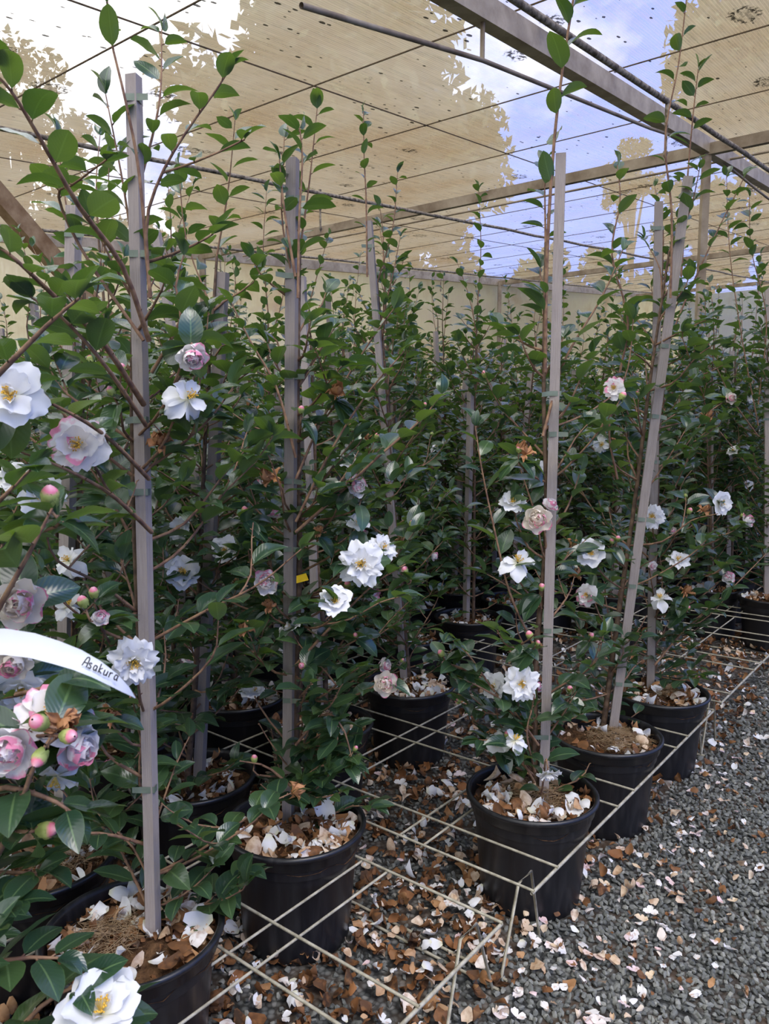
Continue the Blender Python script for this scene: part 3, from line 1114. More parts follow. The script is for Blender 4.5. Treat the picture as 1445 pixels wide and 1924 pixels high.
def build_hero(key, u, v, rim_px, stake_bot, stake_top, nbr, spread, L=.07, seed=0, ties=(.3, .5, .7, .9), trunk_top=None, w=.024, lit=0, coir=None, sp=.025, low=.02, extra=(), flowers=(), stake_z=None, lead=2, dens=1.0, litn=110, bush=6, tside=.017):
    """rim_px: pixel of the rim centre or None (then the grid spot is used)"""
    rnd = random.Random(100 + seed)
    L *= 1.13; nbr = int(nbr * 1.5)
    if rim_px: base = at(rim_px[0], rim_px[1], z=POT_H); base.z = 0
    else: base = W(u, v)
    if rim_px:      # settle into the middle of the wire cell
        bu, bv = to_uv(base)
        ci = round((bu - UC(0)) / .4675); cj = round((bv - VC(0)) / .365)
        du, dv = UC(ci) - bu, VC(cj) - bv
        base = W(bu + max(-.03, min(.03, du)), bv + max(-.02, min(.02, dv)))
        HEROCELL.append((ci, cj))
    root = empty('potted_camellia', base)
    OCC[key] = root
    newobj('pot', POT, root)
    newobj('soil', SOILS[seed % 3], root)
    o = newobj('fallen_petals', pot_litter(50 + seed, litn), root); o['kind'] = 'stuff'
    if coir: newobj('coir_mulch', coir_mesh(seed, *coir), root)
    Yd = base.y
    if stake_bot:
        sb = at(stake_bot[0], stake_bot[1], z=SOIL) - base
        if sb.xy.length > .10: sb = Vector((sb.x, sb.y, 0)).normalized() * .10; 
        sb.z = SOIL - .05
        st = at(stake_top[0], stake_top[1], Y=base.y + sb.y + (stake_z or 0)) - base
        add_stake(root, sb, st, w, rnd, ties)
    else:
        sb = Vector((.01, 0, SOIL)); st = Vector((0, 0, 1.6))
    tt = Vector(trunk_top) if trunk_top else st.lerp(sb, .12) + Vector((tside, .018, 0))
    GOFF[0] = Vector(base)
    ms, mf, path, tips = trunk_and_branches(rnd, tt, 'hi', nbr, spread, L, sp, low, base_xy=(sb.x + tside, sb.y + .018), dens=dens, lead=lead)
    for q in range(bush):       # leafy skirt near the soil
        rand_branch(ms, mf, path[1 + q % 3], q * 2.4 + rnd.uniform(-.5, .5), rnd.uniform(.12, .21), rnd.uniform(.25, .95), rnd, L * .82, .019, 'hi', .0025)
    # explicit branches: lists of (px, py, dY) from the picture, standing at the plant's own depth
    for br in extra:
        pts = [at(px, py, Y=Yd + dy) - base for px, py, dy in br['p']]
        leafy_branch(ms, mf, pts, br.get('r', .0035), br.get('r1', .0014), br.get('L', L / 1.1) * 1.12, br.get('sp', .034), rnd, 'hi', br.get('s', .1))
    # flowers, each on its own twig from the trunk
    for (kind, px, py, dy, size, face) in flowers:
        pos = at(px, py, Y=Yd + dy) - base
        if 'bud' in kind or kind == 'spent':
            best = min(path, key=lambda p: (p - pos).length + (0 if p.z < pos.z - .05 else .3))
        else:
            best = min(path, key=lambda p: (p - pos).length + (0 if p.z < pos.z - .1 else .3))
        f = Vector(face).normalized()
        endp = pos - f * .004
        mid = best.lerp(endp, .55) + Vector((0, 0, -.02))
        if (best - endp).length > .03:
            leafy_branch(ms, mf, [best, mid, endp - f * .025, endp], .003, .0015, L * .95, .030, rnd, 'hi', .2, tip=False)
        # a few leaves behind the flower
        for k in range(3):
            a = rnd.uniform(0, 6.28)
            side = f.orthogonal(); side.rotate(Matrix.Rotation(a, 4, f).to_quaternion())
            add_leaf(mf, endp - f * .012, side - f * .5, f + Vector((0, 0, .6)), L * rnd.uniform(.8, 1.1), rnd, 'hi')
        add_flower(kind, pos, f, size, root, rnd)
    # buds and spent flowers at some tips
    for (p, d, t) in tips:
        q = rnd.random()
        if q < .16 and t < .75: add_flower('bud', p, d, rnd.uniform(.8, 1.2), root, rnd)
        elif q < .22 and t < .6: add_flower('spent', p, d, 1.0, root, rnd)
        elif q < .27 and t < .5: add_flower(rnd.choice(('open', 'doublepink')), p, d + Vector((0, -.6, .1)), .8, root, rnd)
    ms.build('stem', [M['stem'], M['shoot']], root)
    fo = mf.build('foliage', M['leaf'], root)
    return root


SPEC = []


def hero(*a, **k):
    SPEC.append((a, k))


F = (0, -1, .15)
FLft = (-.5, -.9, .2)
FR = (.5, -.9, .2)
FU = (.1, -.7, .7)
FD = (.1, -.6, -.7)

H = {}
# front left pot
hero('p1', 0, 0, (284, 1738), (288, 1762), (251, 143), 20, .30, .068, 1, (.005, .21, .35, .55, .63, .81, .975), w=.0205, bush=3, coir=(-.05, .0, .06, 260), stake_z=.08, tside=-.013, flowers=[
    ('openpink', 150, 835, -.16, 1.02, (.1, -1, .1)),
    ('droopy', 352, 748, -.05, 1.0, (.5, -.5, .3)),
    ('doublepink', 360, 662, -.06, .85, (.3, -.8, -.6)),
    ('ruffled', 252, 1240, -.10, .98, (.25, -1, -.1)),
    ('droopy', 130, 1055, .05, .8, (-.2, -.6, .5)),
    ('doublepink', 190, 1166, -.12, .5, (.2, -.6, .6)),
    ('spent', 300, 835, .02, 1.1, (.2, -.6, .5)),
    ('spent', 205, 1345, -.05, 1.0, (.2, -.6, .5)),
    ('bud', 228, 700, -.08, .9, (.2, -.3, .9)), ('bud', 212, 742, -.08, .9, (-.3, -.3, .9)), ('bud', 160, 1140, -.14, 1.2, (-.2, -.3, .9)), ('bud', 178, 1122, -.12, 1.1, (0, -.3, .9)),
], extra=[
    dict(p=[(282, 560, .02), (262, 330, .02), (236, 190, .0), (208, 70, 0), (200, -20, 0)], L=.052, sp=.055, s=.3),
    dict(p=[(283, 560, .0), (275, 420, -.0), (305, 325, -.02), (352, 245, -.03), (402, 175, -.04), (425, 140, -.04)], L=.058, sp=.042, s=.35),
    dict(p=[(305, 325, -.02), (345, 312, -.02), (398, 292, -.03), (460, 262, -.04)], L=.052, sp=.034, s=.2, r=.002),
    dict(p=[(280, 640, -.02), (230, 500, -.1), (150, 390, -.2), (75, 260, -.28), (20, 170, -.32), (-30, 120, -.34)], L=.058, sp=.032, s=.08, r=.005),
    dict(p=[(270, 640, .05), (160, 480, .05), (110, 370, .0), (140, 345, -.05), (200, 300, -.1)], L=.055, sp=.03, s=.2),
    dict(p=[(270, 760, -.02), (190, 640, -.16), (90, 545, -.24), (20, 480, -.3), (-40, 440, -.3)], L=.06, sp=.03, s=.1, r=.005),
    dict(p=[(275, 800, -.02), (200, 690, -.15), (120, 600, -.22), (60, 560, -.25)], L=.062, sp=.03, s=.1, r=.004),
    dict(p=[(285, 700, 0), (340, 600, -.02), (330, 540, -.02), (345, 480, -.02)], L=.055, sp=.035, s=.2),
    dict(p=[(280, 900, 0), (200, 820, -.15), (100, 760, -.25), (0, 720, -.3)], L=.064, sp=.028, s=.1, r=.004),
    dict(p=[(285, 1000, 0), (210, 930, -.12), (120, 880, -.2), (40, 850, -.25)], L=.064, sp=.028, s=.1, r=.004),
])
# second front pot
hero('p2', 0, 0, (549, 1558), (541, 1535), (550, 298), 26, .25, .066, 2, bush=14, ties=(.07, .22, .34, .45, .55, .7, .84, .945), w=.0235, flowers=[
    ('ruffled', 678, 1060, -.10, 1.12, (.05, -1, .15)),
    ('ruffled', 716, 1032, -.02, .85, (.5, -.6, .6)),
    ('doublepink', 665, 915, -.03, .85, (.5, -.8, .2)),
    ('doublepink', 497, 1096, -.02, .95, (.35, -.9, .35)),
    ('double', 722, 1283, -.08, .9, (.1, -1, .25)),
    ('open', 672, 985, .0, .6, (.1, -.6, .8)),
    ('bud', 566, 776, -.04, 1.0, (.1, -.4, .9)), ('bud', 570, 1252, -.06, 1.15, (-.2, -.9, .4)), ('bud', 478, 1432, -.03, 1.1, (0, -.1, 1)),
    ('bud', 632, 1374, -.04, .9, (0, -.1, 1)), ('bud', 460, 966, -.0, 1.1, (0, -.2, 1)), ('bud', 668, 1195, 0, .8, (0, -.7, .5)), ('bud', 655, 1105, -.05, 1.1, (-.2, -.3, .8)),
    ('bud', 762, 1078, -.04, 1.2, (-.2, -.4, .9)), ('bud', 665, 1410, -.03, .8, (.4, -.1, .6)), ('bud', 680, 935, -.02, 1.0, (.3, -.1, .6)),
    ('spent', 515, 900, 0, 1.3, (-.4, -.5, .5)), ('spent', 632, 742, .0, 1.1, (.1, -.5, .5)), ('spent', 600, 1000, .0, .8, (.1, -.5, .5)), ('spent', 505, 1140, .0, .9, (.1, -.5, .5)),
    ('open', 425, 1035, .12, .8, (-.2, -1, .3)), ('open', 345, 1075, .1, 1.0, (.0, -.9, .3)), ('open', 340, 995, .15, .75, (-.3, -.9, .3)), ('open', 480, 1300, .12, .6, (0, -.4, 1)),
], extra=[
    dict(p=[(560, 560, 0), (562, 420, 0), (568, 300, 0), (563, 240, 0)], L=.062, sp=.04, s=.2),
    dict(p=[(555, 520, .0), (535, 400, .0), (525, 300, .0)], L=.05, sp=.04, s=.2),
    dict(p=[(556, 1000, 0), (640, 925, -.03), (720, 850, -.05), (790, 790, -.05), (830, 740, -.05)], L=.064, sp=.035, s=.15, r=.0042),
    dict(p=[(556, 980, 0), (620, 850, -.02), (690, 740, -.02), (760, 660, -.02)], L=.06, sp=.035, s=.15),
    dict(p=[(556, 900, 0), (610, 780, .02), (690, 650, .02), (740, 580, .0)], L=.06, sp=.035, s=.2),
    dict(p=[(556, 1250, 0), (620, 1180, -.03), (700, 1100, -.05), (762, 1060, -.05)], L=.068, sp=.032, s=.25, r=.004),
    dict(p=[(556, 860, 0), (520, 730, 0), (470, 640, .0), (430, 560, .0)], L=.058, sp=.035, s=.15),
    dict(p=[(556, 1400, 0), (610, 1340, -.03), (645, 1370, -.06), (660, 1420, -.06)], L=.05, sp=.025, s=.15),
    dict(p=[(550, 1480, 0), (500, 1440, -.03), (450, 1430, -.04)], L=.05, sp=.022, s=.15),
    dict(p=[(550, 1490, 0), (600, 1440, -.04), (670, 1440, -.06)], L=.05, sp=.02, s=.15),
    dict(p=[(550, 1480, 0), (590, 1500, -.06), (640, 1490, -.08)], L=.045, sp=.02, s=.15),
])
# pot in front on the right, half over the grid edge
hero('p3', 0, 0, (997, 1489), (1022, 1495), (1054, 290), 17, .20, .066, 3, (.13, .30, .60, .66), w=.0235, coir=(.0, .02, .085, 420), tside=-.018, lead=1, dens=.95, bush=10, flowers=[
    ('ruffled', 980, 1284, -.08, .98, (-.1, -1, .2)),
    ('open', 930, 1290, -.02, .8, (-.6, -.7, .3)),
    ('double', 1010, 975, -.05, 1.12, (-.2, -1, .1)),
    ('doublepink', 1030, 955, -.0, .7, (.3, -.4, .8)),
    ('droopy', 972, 1058, -.04, 1.05, (.2, -.5, .8)),
    ('open', 935, 1398, -.02, .75, (-.2, -.5, .8)),
    ('droopy', 968, 1392, -.08, .8, (.2, -.3, .9)),
    ('ruffled', 1030, 1450, -.09, .72, (.1, -.6, -.8)),
    ('openpink', 1155, 730, .25, .75, (-.5, -.7, .2)),
    ('bud', 997, 1200, -.06, 1.3, (-.3, -.2, .9)), ('bud', 1008, 1212, -.06, .9, (.2, -.3, .6)), ('bud', 952, 1385, -.05, 1.0, (0, -.2, 1)), ('bud', 1017, 1108, -.04, 1.1, (0, -.4, .8)),
    ('bud', 832, 1232, -.04, 1.1, (-.5, -.2, .7)), ('bud', 842, 1248, -.04, 1.0, (-.6, -.2, .2)), ('spent', 985, 855, -.02, 1.3, (-.1, -.5, .8)), ('bud', 975, 850, -.03, 1.1, (-.1, -.3, .9)),
    ('spent', 925, 1380, -.0, .7, (0, -.4, .8)),
], extra=[
    dict(p=[(1024, 700, .0), (1028, 480, .0), (1041, 270, -.02), (1060, 110, -.03), (1082, -30, -.04)], L=.074, sp=.058, s=.02, r=.0045, r1=.0025),
    dict(p=[(1012, 1230, 0), (960, 1120, -.03), (930, 1000, -.03), (905, 880, -.03), (893, 800, -.03)], L=.066, sp=.045, s=.2, r=.0035),
    dict(p=[(1012, 1400, 0), (930, 1300, -.04), (880, 1230, -.06), (835, 1190, -.06)], L=.068, sp=.026, s=.15, r=.0035),
    dict(p=[(1012, 1400, 0), (960, 1330, -.04), (900, 1290, -.06), (850, 1270, -.06)], L=.068, sp=.026, s=.15, r=.0035),
    dict(p=[(1005, 1470, 0), (960, 1400, -.05), (900, 1390, -.07)], L=.066, sp=.024, s=.2, r=.003),
    dict(p=[(1005, 1450, 0), (990, 1380, -.07), (1000, 1330, -.07)], L=.066, sp=.024, s=.1, r=.003),
    dict(p=[(1020, 820, 0), (1060, 680, .06), (1130, 560, .1), (1170, 470, .12)], L=.072, sp=.04, s=.1, r=.004),
])
hero('p4', 0, 0, (1139, 1384), (1150, 1370), (1293, 333), 20, .24, .064, 4, (.12, .3, .42, .6, .72, .97), w=.026, coir=(.04, .0, .09, 520), tside=-.022, dens=.9, litn=45, flowers=[
    ('open', 1110, 1040, -.05, .95, (-.2, -.8, .4)), ('openpink', 1104, 1118, -.05, .8, (-.6, -.7, .1)), ('doublepink', 1157, 722, -.02, .5, (-.5, -.8, .2)),
    ('bud', 1070, 1300, -.05, 1.3, (0, -.3, .9)), ('bud', 1160, 1015, -.05, 1.0, (0, -.5, .7)), ('bud', 1150, 1020, -.05, 1.0, (-.2, -.5, .7)), ('droopy', 1130, 835, 0, .7, (-.2, -.9, .1)), ('bud', 1110, 1198, -.03, 1.2, (0, -.5, .7)),
], extra=[
    dict(p=[(1260, 560, 0), (1262, 400, .0), (1250, 260, -.0), (1275, 120, 0), (1292, -20, 0)], L=.055, sp=.05, s=.1),
    dict(p=[(1165, 700, 0), (1180, 600, -.03), (1150, 480, -.05), (1165, 380, -.05), (1160, 310, -.05)], L=.06, sp=.045, s=.1),
    dict(p=[(1160, 900, 0), (1145, 800, -.04), (1180, 690, -.06), (1190, 600, -.06)], L=.062, sp=.035, s=.1),
])
hero('p5', 0, 0, (1240, 1297), (1218, 1290), (1238, 380), 24, .26, .066, 5, (.1, .33, .5, .64, .72, .95), w=.026, coir=(.04, .04, .05, 200), litn=110, flowers=[
    ('ruffled', 1225, 972, -.05, 1.05, (-.3, -.8, .4)), ('ruffled', 1275, 1055, -.04, .95, (-.1, -.5, .8)), ('doublepink', 1225, 1063, -.08, .5, (0, -.9, .2)),
    ('open', 1352, 945, .15, 1.0, (.4, -.9, .1)), ('doublepink', 1265, 1000, -.02, .5, (-.4, -.6, .6)), ('droopy', 1240, 1125, -.05, 1.0, (-.2, -.3, .9)),
    ('doublepink', 1366, 1085, .05, .75, (-.1, -.8, .2)), ('spent', 1290, 1115, -.03, 1.3, (0, -.5, .8)), ('bud', 1292, 1144, -.04, 1.0, (0, -.6, .7)), ('bud', 1293, 965, -.02, 1.3, (.3, -.3, .9)),
    ('spent', 1320, 960, .0, 1.1, (.3, -.5, .5)), ('double', 1370, 750, .3, .75, (.1, -.9, .2)),
], extra=[
    dict(p=[(1280, 520, 0), (1290, 360, .0), (1302, 220, .0), (1312, 130, 0)], L=.055, sp=.04, s=.1),
    dict(p=[(1235, 700, 0), (1290, 560, .0), (1350, 430, 0), (1400, 330, 0)], L=.055, sp=.035, s=.1),
    dict(p=[(1230, 1250, 0), (1290, 1180, .03), (1370, 1110, .08), (1440, 1040, .14)], L=.06, sp=.05, s=.2, r=.004),
])
hero('p6', 0, 0, (752, 1284), (757, 1270), (693, 416), 20, .27, .06, 6, (.3, .45, .6, .8, .95), w=.022, litn=110, flowers=[
    ('open', 620, 1290, .0, .6, (0, -.4, 1)),
], extra=[dict(p=[(690, 520, 0), (688, 380, 0), (684, 290, 0), (683, 210, 0)], L=.05, sp=.035, s=.1)])
hero('p7', 0, 0, (435, 1303), (420, 1290), (294, 437), 26, .30, .06, 7, (.35, .5, .7, .93), w=.024, flowers=[
    ('open', 470, 1300, -.1, .9, (0, -.4, 1)), ('openpink', 360, 1235, -.1, .7, (.2, -.6, .4)), ('bud', 420, 1150, -.1, 1.3, (0, -.5, .8)), ('bud', 385, 1178, -.1, 1.2, (0, -.5, .8)), ('bud', 378, 1258, -.1, 1.0, (0, -.5, .8)),
    ('spent', 440, 825, 0, 1.2, (0, -.5, .6)),
])
hero('p8', 0, 0, (593, 1362), (602, 1330), (567, 520), 18, .27, .06, 8, (.3, .6, .8), w=.022)
hero('p9', 0, 0, (1438, 1122), (1420, 1100), (1442, 540), 26, .33, .066, 9, (.6,), w=.024, lead=4, extra=[
    dict(p=[(1425, 800, 0), (1395, 640, 0), (1372, 480, 0), (1365, 330, 0)], L=.07, sp=.045, s=.1),
    dict(p=[(1425, 760, 0), (1440, 600, 0), (1412, 470, 0), (1408, 370, 0)], L=.07, sp=.045, s=.1),
    dict(p=[(1425, 820, 0), (1370, 740, -.1), (1330, 640, -.15), (1325, 560, -.15)], L=.07, sp=.035, s=.1),
    dict(p=[(1425, 900, 0), (1360, 820, -.05), (1310, 760, -.05)], L=.07, sp=.032, s=.1),
])
hero('p13', 0, 0, (105, 1600), (182, 1500), (139, 388), 20, .30, .062, 13, (.3, .5, .75, .96), w=.024, coir=(.06, .0, .07, 200), flowers=[
    ('droopy', 130, 1140, -.05, .8, (0, -.4, .9)),
])
# the near plants at the left edge, their pots outside the picture
hero('p0', .27, 1.22, None, (-330, 2000), (-260, 100), 10, .26, .066, 20, (.4,), w=.024, flowers=[
    ('open', 18, 745, -.02, .95, (.4, -.9, .2)),
    ('doublepink', 28, 1395, -.22, .95, (.1, -1, -.1)),
    ('openpink', 100, 1352, -.18, .95, (.3, -.4, .9)),
    ('doublepink', 128, 1400, -.18, .85, (.8, -.4, .0)),
    ('double', 40, 1130, .0, 1.05, (.3, -1, .1)),
    ('double', 30, 1235, .0, .8, (.2, -1, -.3)),
    ('open', 40, 1290, .05, .8, (.2, -1, -.3)),
    ('droopy', 105, 1455, -.16, .7, (.1, -.6, -.8)),
    ('bud', 82, 1362, -.24, 1.25, (-.1, -.7, .5)), ('bud', 120, 1383, -.24, 1.1, (.7, -.5, .2)), ('bud', 82, 1410, -.24, 1.1, (-.1, -.7, -.4)), ('spent', 115, 1358, -.22, .9, (.6, -.6, .2)),
    ('bud', 75, 1560, -.2, 1.3, (.9, -.3, .2)), ('bud', 95, 950, -.1, 1.5, (.1, -.3, .9)),
], extra=[
    dict(p=[(-60, 1700, -.1), (20, 1560, -.2), (60, 1450, -.24), (95, 1385, -.24)], L=.072, sp=.024, s=.0, r=.0045),
    dict(p=[(-60, 1250, -.1), (10, 1120, -.15), (60, 1030, -.16), (98, 955, -.16)], L=.078, sp=.030, s=.0, r=.0045),
    dict(p=[(-60, 760, -.1), (20, 680, -.1), (100, 600, -.1), (150, 560, -.1)], L=.06, sp=.030, s=.0, r=.004),
    dict(p=[(-80, 1520, -.1), (0, 1480, -.2), (90, 1500, -.22), (140, 1530, -.22)], L=.062, sp=.026, s=.0, r=.004),
    dict(p=[(-80, 1650, -.05), (0, 1640, -.15), (70, 1640, -.18)], L=.062, sp=.026, s=.0, r=.004),
    dict(p=[(-80, 1300, 0), (0, 1310, -.1), (90, 1290, -.15), (150, 1270, -.15)], L=.062, sp=.028, s=.0, r=.004),
    dict(p=[(-60, 1000, 0), (0, 940, -.1), (60, 880, -.1)], L=.062, sp=.028, s=.0, r=.004),
])
hero('p00', .27, .86, None, (-500, 2500), (-420, 500), 8, .20, .064, 21, (.4,), w=.024, flowers=[
    ('open', 190, 1905, -.02, 1.0, (.1, -.3, .95)),
], extra=[
    dict(p=[(-60, 2040, 0), (20, 1950, -.0), (90, 1880, -.0), (150, 1850, 0)], L=.062, sp=.022, s=.0, r=.004),
    dict(p=[(-80, 1900, 0), (-20, 1820, 0), (40, 1800, 0), (110, 1800, 0)], L=.062, sp=.022, s=.0, r=.004),
    dict(p=[(-80, 1750, 0), (-20, 1710, 0), (20, 1700, 0)], L=.066, sp=.028, s=.0, r=.004),
])
# mouths of the pots that stay open to view from the path
GUARD += [(375, 1345, 500, 1335, 48, 2.2), (400, 1440, 470, 1440, 40, 2.2), (745, 1290, 790, 1290, 42, 2.3), (230, 1760, 385, 1700, 42, 1.3), (470, 1575, 640, 1575, 24, 1.6),
          (1090, 1395, 1220, 1395, 30, 2.1), (1230, 1310, 1310, 1300, 22, 2.5), (930, 1510, 1080, 1510, 24, 1.8), (820, 1150, 870, 1150, 22, 3.5), (900, 1112, 945, 1112, 18, 3.9)]
for a_, k_ in SPEC:
    rim = a_[3]
    Yb = at(rim[0], rim[1], z=POT_H).y if rim else W(a_[1], a_[2]).y
    if rim:
        sb_, st_ = a_[4], a_[5]
        if a_[0] in ('p1', 'p2', 'p3', 'p4', 'p5'):
            GUARD.append((sb_[0], sb_[1], st_[0], st_[1], .014 * FPX / Yb, Yb + .04))
    for (kind, px, py, dy, size, face) in k_.get('flowers', ()):
        if kind in ('bud', 'spent'): GUARD.append((px, py, px, py, 8, Yb + dy - .01))
        else: GUARD.append((px, py, px, py, .036 * size * FPX / (Yb + dy), Yb + dy - .005))
for a_, k_ in SPEC:
    H[a_[0]] = build_hero(*a_, **k_)
GOFF[0] = None
HERO_LABELS = {
    'p1': 'front left camellia in black pot, tall pale stake tied seven times, white flowers',
    'p2': 'camellia in second black pot from front left, straight stake and large white bloom beside it',
    'p3': 'camellia in front right black pot at grid edge, one tall bare leader above its stake',
    'p4': 'camellia in pot with fibre mulch behind front right pot, stake leaning right',
    'p5': 'camellia in third black pot along the gravel edge, its pot full of petals',
    'p6': 'camellia with thin leaning stake, cream rose flower at its pot, middle of second row',
    'p7': 'camellia with leaning stake, its pot showing just right of the front left stake',
    'p8': 'camellia in black pot directly behind the second front pot',
    'p9': 'camellia in black pot cut by the right edge beyond the empty grid',
    'p13': 'camellia in pot behind the front left pot, stake top left of frame',
    'p0': 'out of focus near camellia at left edge with double pink-edged flowers',
    'p00': 'near camellia at bottom left corner with open white flower and golden stamens',
}
for k, r in H.items():
    tag(r, HERO_LABELS[k], 'potted plant', 'staked camellias in black pots')

# ------------------------------------------------------------------ rows of further plants
VAR = []
for s in range(8):
    r_ = random.Random(900 + s)
    top = Vector((r_.uniform(-.1, .1), r_.uniform(-.1, .1), r_.uniform(1.5, 1.8)))
    ms, mf, path, tips = trunk_and_branches(r_, top, 'mid', 44, .27, .074, .027, .05, lead=2)
    stake = MB(); bar(stake, (-.01, -.01, SOIL - .05), (top.x - .02, top.y - .02, 1.50 + r_.uniform(0, .25)), .024, .024, (0.3, 1, 0))
    ties = []
    for f in (.35, .62, .9):
        tm = MB(); tie_on(tm, (-.01, -.01, SOIL - .05), (top.x - .02, top.y - .02, 1.6), f, r_, .029)
        ties.append(tm.mesh('tie', [M['tie']], False))
    r_.shuffle(tips)
    VAR.append(dict(stem=ms.mesh('stem', [M['stem'], M['shoot']]), fol=mf.mesh('foliage', [M['leaf']]), stake=stake.mesh('wooden_stake', [M['stake']], False), ties=ties, tips=[t for t in tips if t[2] < .62]))
VARLO = []
for s in range(6):
    r_ = random.Random(1900 + s)
    top = Vector((r_.uniform(-.1, .1), r_.uniform(-.1, .1), r_.uniform(1.6, 1.95)))
    ms, mf, path, tips = trunk_and_branches(r_, top, 'lo', 40, .30, .078, .031, .05, lead=2)
    stake = MB(); bar(stake, (-.01, -.01, SOIL - .05), (top.x - .02, top.y - .02, 1.50 + r_.uniform(0, .25)), .024, .024, (0.3, 1, 0))
    r_.shuffle(tips)
    VARLO.append(dict(stem=ms.mesh('stem', [M['stem'], M['shoot']]), fol=mf.mesh('foliage', [M['leaf']]), stake=stake.mesh('wooden_stake', [M['stake']], False), ties=[], tips=[t for t in tips if t[2] < .7]))

ORD = ['first', 'second', 'third', 'fourth', 'fifth', 'sixth', 'seventh', 'eighth', 'ninth', 'tenth', 'eleventh', 'twelfth', 'thirteenth', 'fourteenth', 'fifteenth', 'sixteenth', 'seventeenth', 'eighteenth', 'nineteenth', 'twentieth']


def far_plant(x, y, dist, rnd):
    lo = dist > 4.6
    V = rnd.choice(VARLO if lo else VAR)
    root = empty('potted_camellia', (x, y, 0), rnd.uniform(0, 6.28))
    s = rnd.uniform(.9, 1.1)
    newobj('pot', POT, root)
    newobj('stem', V['stem'], root).scale = (1, 1, s)
    newobj('foliage', V['fol'], root).scale = (1, 1, s)
    newobj('wooden_stake', V['stake'], root).scale = (1, 1, rnd.uniform(.85, 1.08))
    newobj('soil', rnd.choice(SOILS), root)
    if dist < 5:
        o = newobj('fallen_petals', rnd.choice(LITS), root); o['kind'] = 'stuff'; o.rotation_euler.z = rnd.uniform(0, 6)
    for t in V['ties']: newobj('tie', t, root)
    k = rnd.randint(3, 7) if not lo else rnd.randint(2, 6)
    for (p, d, t) in rnd.sample(V['tips'], min(k, len(V['tips']))):
        if lo:
            o = newobj('flower', rnd.choice(LOFL), root, (p.x, p.y, p.z * s))
        else:
            kk = rnd.choice(('open', 'open', 'double', 'doublepink', 'bud', 'bud', 'spent', 'droopy'))
            o = newobj({'bud': 'bud', 'spent': 'withered_flower'}.get(kk, 'flower'), rnd.choice(FL[kk]), root, (p.x, p.y, p.z * s))
            if kk in ('open', 'droopy'): newobj('stamens', rnd.choice(STAM), o, (0, 0, .003))
        o.rotation_mode = 'QUATERNION'
        f = Vector((p.x * 2 + rnd.uniform(-.6, .6), p.y * 2 + rnd.uniform(-.6, .6), rnd.uniform(-.1, .6)))
        o.rotation_quaternion = f.to_track_quat('Z', 'Y')
        o.scale = (rnd.uniform(.65, .95),) * 3
    return root


HEROPOS = [r.location.copy() for r in H.values()]
# grid spots left empty as in the photo (column i along the gravel, row j in from it)
EMPTY = {(i, 0) for i in (0, 1, 5, 6, 7)} | {(2, 1), (3, 1), (4, 1), (5, 1), (4, 2), (5, 2), (6, 1), (7, 1), (6, 2), (2, 3), (4, 0)}
FORCED = {(8, 1), (9, 1), (10, 1), (8, 2), (9, 2), (10, 2), (7, 3), (8, 3), (9, 3), (10, 0), (11, 1), (11, 2), (12, 1), (12, 2), (11, 3), (4, 3), (5, 3), (6, 3), (1, 3), (1, 2), (0, 3), (3, 4), (4, 4), (5, 4), (2, 4), (1, 4)}
rp = random.Random(77)
count = 0
rows = {}
for j in range(0, 19):
    for i in range(-1, 27):
        p = W(UC(i), VC(j))
        d = p.xy.length
        if p.y < 1.5 or abs(p.x) > .5 * p.y + .45 or to_uv(p)[1] > 7.6: continue
        if (i, j) in EMPTY: continue
        if any((p - q).length < .30 for q in HEROPOS): continue
        keep = (1.0 if (i, j) in FORCED else .84 if d < 4.5 else .66 if d < 6.5 else .48 if d < 9 else .34)
        if rp.random() > keep: continue
        jx, jy = rp.uniform(-.02, .02), rp.uniform(-.02, .02)
        r = far_plant(p.x + jx, p.y + jy, d, rp)
        count += 1
        rows.setdefault(j, []).append((i, r, d))
for j, lst in rows.items():
    n = 0
    cells = [(i, r, d) for i, r, d in lst] + [(i, None, 0) for i, jj in HEROCELL if jj == j]
    for i, r, d in sorted(cells, key=lambda t: t[0]):
        n += 1
        if r is None: continue
        if d < 5.2 and n <= 20:
            tag(r, 'staked camellia in black pot, %s along the %s row in from the gravel' % (ORD[n - 1], ORD[j]), 'potted plant', 'camellias in the rows behind the front pots')
        elif d < 8:
            tag(r, 'staked camellia in the packed middle rows under the beam', 'potted plant', 'camellias massed in the middle rows')
        else:
            tag(r, 'distant staked camellia in the furthest rows near the sheeted wall', 'potted plant', 'camellias massed in the furthest rows')
print('FAR PLANTS', count)


# ------------------------------------------------------------------ wire pot grids
GZ = .20


